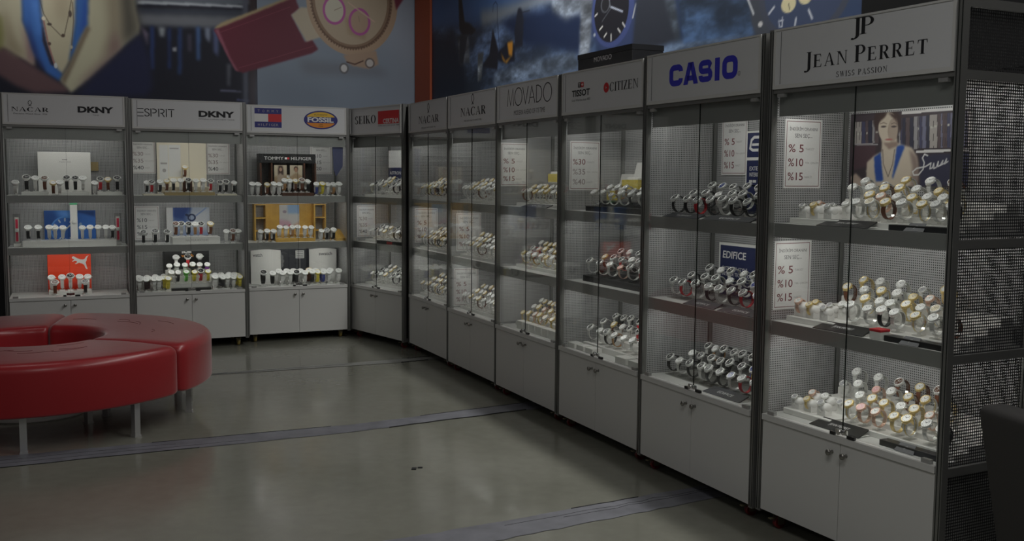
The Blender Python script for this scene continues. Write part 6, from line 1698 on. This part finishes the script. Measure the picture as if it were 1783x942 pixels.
def watch_row(k, si, v, h, us, kinds, row, cuff='clear', single=True, rz=0.0, jit=0.10, big=1.0):
    for i, u in enumerate(us):
        kk = kinds[i % len(kinds)] if isinstance(kinds, (list, tuple)) else kinds
        ph, s1, s2, lk, cs, dl, dph, mk, sub, sz = KIND[kk]
        s = sz * big * wr.uniform(0.96, 1.05)
        M = CM[k] @ T(u, v + wr.uniform(-0.004, 0.004), SHELF_Z[si] + h + 0.0003) @ RZ(rz + wr.uniform(-jit, jit)) @ Matrix.Scale(s, 4)
        if not single:
            crowd.merge(simple(kk), M); continue
        NW[0] += 1
        t = thing('wristwatch', '%s watch, %s, %s in %s row, %s, %s' % (ph, dph, ORD[i], row, SHELF_NAME[si], CAB_SHORT[k]), 'wristwatch', M,
                  'watches on the %s of the %s' % (SHELF_NAME[si], CAB_SHORT[k]))
        a = WM[kk]
        link('strap', a[0], t); link('case', a[1], t)
        d = link('dial', a[2], t); link('hands', a[3], d)
        link('display_pillow' if cuff == 'pillow' else 'display_cuff', CUFF[cuff], t)
def spread(u0, u1, n, j=0.012):
    return [u0 + (u1 - u0) * (i / max(n - 1, 1)) + wr.uniform(-j, j) for i in range(n)]

# nearest cabinet
PB = T
for si in range(3):
    watch_row('JP', si, 0.125, 0.0245, [0.075, 0.145, 0.222], [['ss', 'gc', 'ss'], ['rw', 'gc', 'ss'], ['ss', 'gc', 'ss']][si], 'front', 'pillow', big=0.95)
    watch_row('JP', si, 0.215, 0.0245, [0.085, 0.160, 0.240], [['rw', 'ss', 'sw'], ['gc', 'ss', 'sw'], ['rw', 'sw', 'ss']][si], 'rear cushion', 'pillow', big=0.95)
JPK = [[['sw', 'tc', 'br', 'sw', 'tw', 'sw', 'kw'], ['tw', 'rw', 'sw', 'gw', 'sw', 'sw', 'tw'], ['sw', 'sw', 'br', 'tw', 'sw', 'gc', 'sw'], ['sw', 'ss', 'tw', 'sw', 'bs']],
       [['sw', 'sw', 'kw', 'sw', 'tw', 'sw', 'bs'], ['tw', 'sw', 'sw', 'gw', 'sw', 'tc', 'sw'], ['br', 'sw', 'tw', 'sw', 'gc', 'rw', 'sw'], ['gw', 'sw', 'sw', 'ss', 'gw']],
       [['tw', 'rr', 'rw', 'gw', 'tw', 'sw', 'kw'], ['sw', 'tw', 'gw', 'sw', 'gw', 'rw', 'sw'], ['ss', 'sw', 'rr', 'sw', 'br', 'tw', 'gw'], ['sw', 'sw', 'bs', 'br', 'bs']]]
for si in range(3):
    for q, (v, h, u0, u1, nm) in enumerate(((0.155, 0.0222, 0.35, 0.82, 'front riser'), (0.228, 0.0452, 0.345, 0.77, 'second riser'), (0.298, 0.0752, 0.19, 0.70, 'third riser'), (0.366, 0.1052, 0.20, 0.63, 'rear riser'))):
        watch_row('JP', si, v, h, spread(u0, u1, len(JPK[si][q])), JPK[si][q], nm, big=1.14)
# blue-lettered cabinet
CAK = [[['kk', 'kk', 'rd', 'dk', 'sb', 'kk', 'dk', 'su'], ['sb', 'kk', 'sw', 'dk', 'sb', 'kk'], ['sb', 'su', 'sb', 'kk', 'sb']],
       [['sb', 'rd', 'sb', 'kk', 'sb', 'dk', 'rd', 'by'], ['kk', 'sb', 'sb', 'kw', 'sb', 'su'], ['sb', 'sw', 'sb', 'sw', 'sb']],
       [['kk', 'sw', 'kk', 'sb', 'dk', 'kk', 'su', 'rd', 'kk'], ['sw', 'kk', 'sb', 'kk', 'dk', 'sb', 'by'], ['sb', 'tn', 'dk', 'sb', 'dk', 'kk']]]
for si in range(3):
    for q, (v, h, u0, u1, nm) in enumerate(((0.150, 0.0062, 0.085, 0.76, 'front'), (0.238, 0.0352, 0.13, 0.64, 'second'), (0.320, 0.0702, 0.16, 0.53, 'rear'))):
        watch_row('CA', si, v, h, spread(u0, u1, len(CAK[si][q])), CAK[si][q], nm, big=1.18)
# red-dot cabinet
watch_row('CI', 0, 0.135, 0.0302, spread(0.19, 0.72, 6), ['sw', 'sw', 'ss', 'sw', 'kw', 'sw'], 'front', big=1.15)
watch_row('CI', 0, 0.225, 0.0602, spread(0.22, 0.58, 5), ['sw', 'tn', 'sw', 'ss', 'sw'], 'second', big=1.15)
watch_row('CI', 1, 0.145, 0.0352, spread(0.16, 0.72, 6), ['sb', 'sb', 'sw', 'rr', 'sb', 'rd'], 'front', big=1.18)
watch_row('CI', 1, 0.235, 0.0652, spread(0.17, 0.56, 5), ['br', 'sb', 'rd', 'sw', 'sb'], 'second', big=1.18)
watch_row('CI', 1, 0.320, 0.0952, spread(0.20, 0.42, 3), ['sb', 'sw', 'sb'], 'rear', big=1.18)
watch_row('CI', 2, 0.155, 0.0352, spread(0.15, 0.72, 7), ['sb', 'sw', 'kk', 'tn', 'ww', 'sw', 'sb'], 'front', big=1.2)
watch_row('CI', 2, 0.245, 0.0702, spread(0.16, 0.55, 5), ['sb', 'br', 'sw', 'sb', 'rd'], 'second', big=1.2)
watch_row('CI', 2, 0.328, 0.1002, spread(0.16, 0.42, 4), ['sb', 'kk', 'sb', 'rd'], 'rear', big=1.2)
# thin-lettered cabinet
MK = [[['bs', 'sw', 'tw', 'sw', 'tw', 'sw', 'gw'], ['tw', 'sw', 'br', 'sw', 'sw']], [['gw', 'ww', 'tn', 'ww', 'gc', 'ww', 'gc'], ['rd', 'rw', 'gw', 'sw', 'br']], [['gc', 'gw', 'rw', 'gw', 'tc', 'gw', 'tw'], ['sw', 'gw', 'rw', 'tw', 'gw']]]
for si in range(3):
    for q, (v, h, u0, u1, nm) in enumerate(((0.162, 0.0222, 0.14, 0.66, 'front'), (0.248, 0.0502, 0.12, 0.48, 'second'))):
        watch_row('M', si, v, h, spread(u0, u1, len(MK[si][q])), MK[si][q], nm, big=1.18)
    if si:
        watch_row('M', si, 0.330, 0.0782, spread(0.08, 0.60, 9), ['sw', 'tw', 'br', 'gw', 'sw', 'tc'], '', single=False, big=1.18)
# leftmost cabinet: few, standing apart
watch_row('A', 0, 0.060, 0.0, [0.075, 0.348, 0.392, 0.655], ['ww', 'br', 'ww', 'ww'], 'front', 'white', big=1.48)
watch_row('A', 0, 0.150, 0.0284, [0.150, 0.215, 0.285, 0.450, 0.512, 0.570, 0.700, 0.765, 0.835], ['kk', 'ww', 'bs', 'kk', 'kk', 'sw', 'rd', 'br', 'kk'], 'platform', 'white', big=1.52)
watch_row('A', 1, 0.150, 0.0504, [0.150, 0.225, 0.305, 0.350, 0.405, 0.555, 0.615, 0.675, 0.735, 0.785], ['kw', 'kw', 'ww', 'ww', 'ww', 'ww', 'ww', 'ww', 'ww', 'kw'], 'platform', 'white', big=1.48)
watch_row('A', 2, 0.215, 0.0304, [0.310, 0.388, 0.452, 0.520, 0.585], ['ww', 'ww', 'sb', 'ww', 'sw'], 'platform', 'white', big=1.58)
watch_row('A', 2, 0.110, 0.0, [0.335, 0.565], ['bs', 'kk'], 'front', 'white', big=1.52)
# second cabinet from left
watch_row('B', 0, 0.130, 0.0284, [0.275, 0.330, 0.390, 0.450, 0.515, 0.575, 0.640], ['br', 'kw', 'ww', 'kk', 'ww', 'ww', 'rd'], 'tan step', 'white', big=1.39)
watch_row('B', 0, 0.120, 0.0144, [0.110, 0.150, 0.215, 0.715, 0.765, 0.835], ['kw', 'rd', 'kw', 'kk', 'kk', 'kw'], 'platform', 'white', big=1.39)
watch_row('B', 0, 0.350, 0.1454, [0.450], ['br'], 'cream step', 'white', big=1.39)
watch_row('B', 1, 0.110, 0.0, [0.075, 0.165, 0.265], ['kk', 'kk', 'kk'], 'front', 'white', big=1.52)
watch_row('B', 1, 0.190, 0.0604, [0.345, 0.395, 0.450, 0.510, 0.560, 0.635], ['bs', 'sb', 'kk', 'tn', 'rd', 'br'], 'platform', 'white', big=1.52)
watch_row('B', 1, 0.130, 0.0, [0.765, 0.820, 0.865], ['ww', 'bs', 'sw'], 'right', 'white', big=1.45)
watch_row('B', 2, 0.268, 0.1654, [0.350, 0.450, 0.550], ['ww', 'rd', 'kw'], 'top step', 'white', big=1.65)
for v, h, u0, u1, n in ((0.08, 0, 0.03, 0.25, 5), (0.15, 0, 0.05, 0.24, 5), (0.23, 0, 0.04, 0.24, 4), (0.30, 0, 0.05, 0.24, 4), (0.08, 0, 0.66, 0.87, 5), (0.16, 0, 0.67, 0.87, 5), (0.24, 0, 0.66, 0.86, 4), (0.31, 0, 0.68, 0.86, 4)):
    watch_row('B', 2, v, h, spread(u0, u1, n), ['ww', 'kw', 'sw', 'ww', 'ye', 'sb'], '', single=False, big=1.52)
for v, h in ((0.148, 0.0554), (0.208, 0.1104)):
    watch_row('B', 2, v, h, spread(0.29, 0.61, 6, 0.006), ['ww', 'kw', 'gr', 'ye', 'rd', 'ye'] if h < 0.1 else ['ww', 'sw', 'ww', 'kw', 'ww', 'pu'], '', single=False, big=1.45)
# flag-logo cabinet
watch_row('C', 0, 0.090, 0.0, [0.055, 0.105, 0.185, 0.240, 0.295], ['ww', 'ww', 'br', 'ww', 'ww'], 'left', 'white', big=1.52)
watch_row('C', 0, 0.135, 0.0304, [0.350, 0.400, 0.455, 0.510, 0.560], ['tn', 'ww', 'br', 'bs', 'kw'], 'walnut step', 'white', big=1.52)
watch_row('C', 0, 0.280, 0.0754, [0.310, 0.420, 0.500], ['tn', 'br', 'ww'], 'inner step', 'white', big=1.45)
watch_row('C', 0, 0.110, 0.0, [0.640, 0.690, 0.745, 0.795, 0.850], ['bl', 'ye', 'ww', 'tn', 'ww'], 'right', 'white', big=1.52)
watch_row('C', 1, 0.155, 0.0324, [0.305, 0.365, 0.420, 0.475, 0.540, 0.595], ['ww', 'ww', 'tn', 'ww', 'ww', 'ww'], 'oak step', 'white', big=1.39)
watch_row('C', 1, 0.095, 0.0, [0.120, 0.180, 0.235, 0.675, 0.730, 0.790], ['ww', 'kw', 'kw', 'ww', 'kk', 'kw'], 'front', 'white', big=1.45)
watch_row('C', 2, 0.140, 0.0, [0.150, 0.235, 0.320, 0.395, 0.455, 0.530, 0.600, 0.650, 0.700, 0.755, 0.850], ['kk', 'kw', 'ww', 'ww', 'kk', 'ww', 'kw', 'ye', 'bl', 'ww', 'ww'], '', 'white', False, big=1.65)
watch_row('C', 2, 0.215, 0.0, spread(0.30, 0.80, 8), ['ww', 'ww', 'kw', 'ww', 'br', 'ww'], '', single=False, big=1.72)
# crowded cabinets round the corner: one mass of watches
for k, kinds in (('S', ['sw', 'sb', 'sw', 'tw', 'ss', 'dk']), ('N1', ['tw', 'sw', 'br', 'kw', 'gw', 'kk']), ('N2', ['sw', 'sw', 'tw', 'ww', 'br', 'sw'])):
    rows = ((0.162, 0.0222, 9, 0.16, 0.80), (0.248, 0.0502, 8, 0.20, 0.72), (0.330, 0.0782, 6, 0.20, 0.60)) if k == 'S' else ((0.117, 0.0222, 10, 0.10, 0.80), (0.203, 0.0502, 9, 0.09, 0.70), (0.285, 0.0782, 7, 0.08, 0.55))
    for si in range(3):
        for q, (v, h, n, u0, u1) in enumerate(rows):
            if k == 'S' and si == 1 and q == 2: continue
            watch_row(k, si, v, h, spread(u0, u1, n), kinds[q:] + kinds[:q], '', single=False, big=1.28)
o = crowd.build('watches')
tag(o, 'crowded rows of small watches on the shelves of the cabinets round the corner', 'watches')
o['kind'] = 'stuff'
print('individual watches:', NW[0], 'objects:', len(bpy.data.objects))
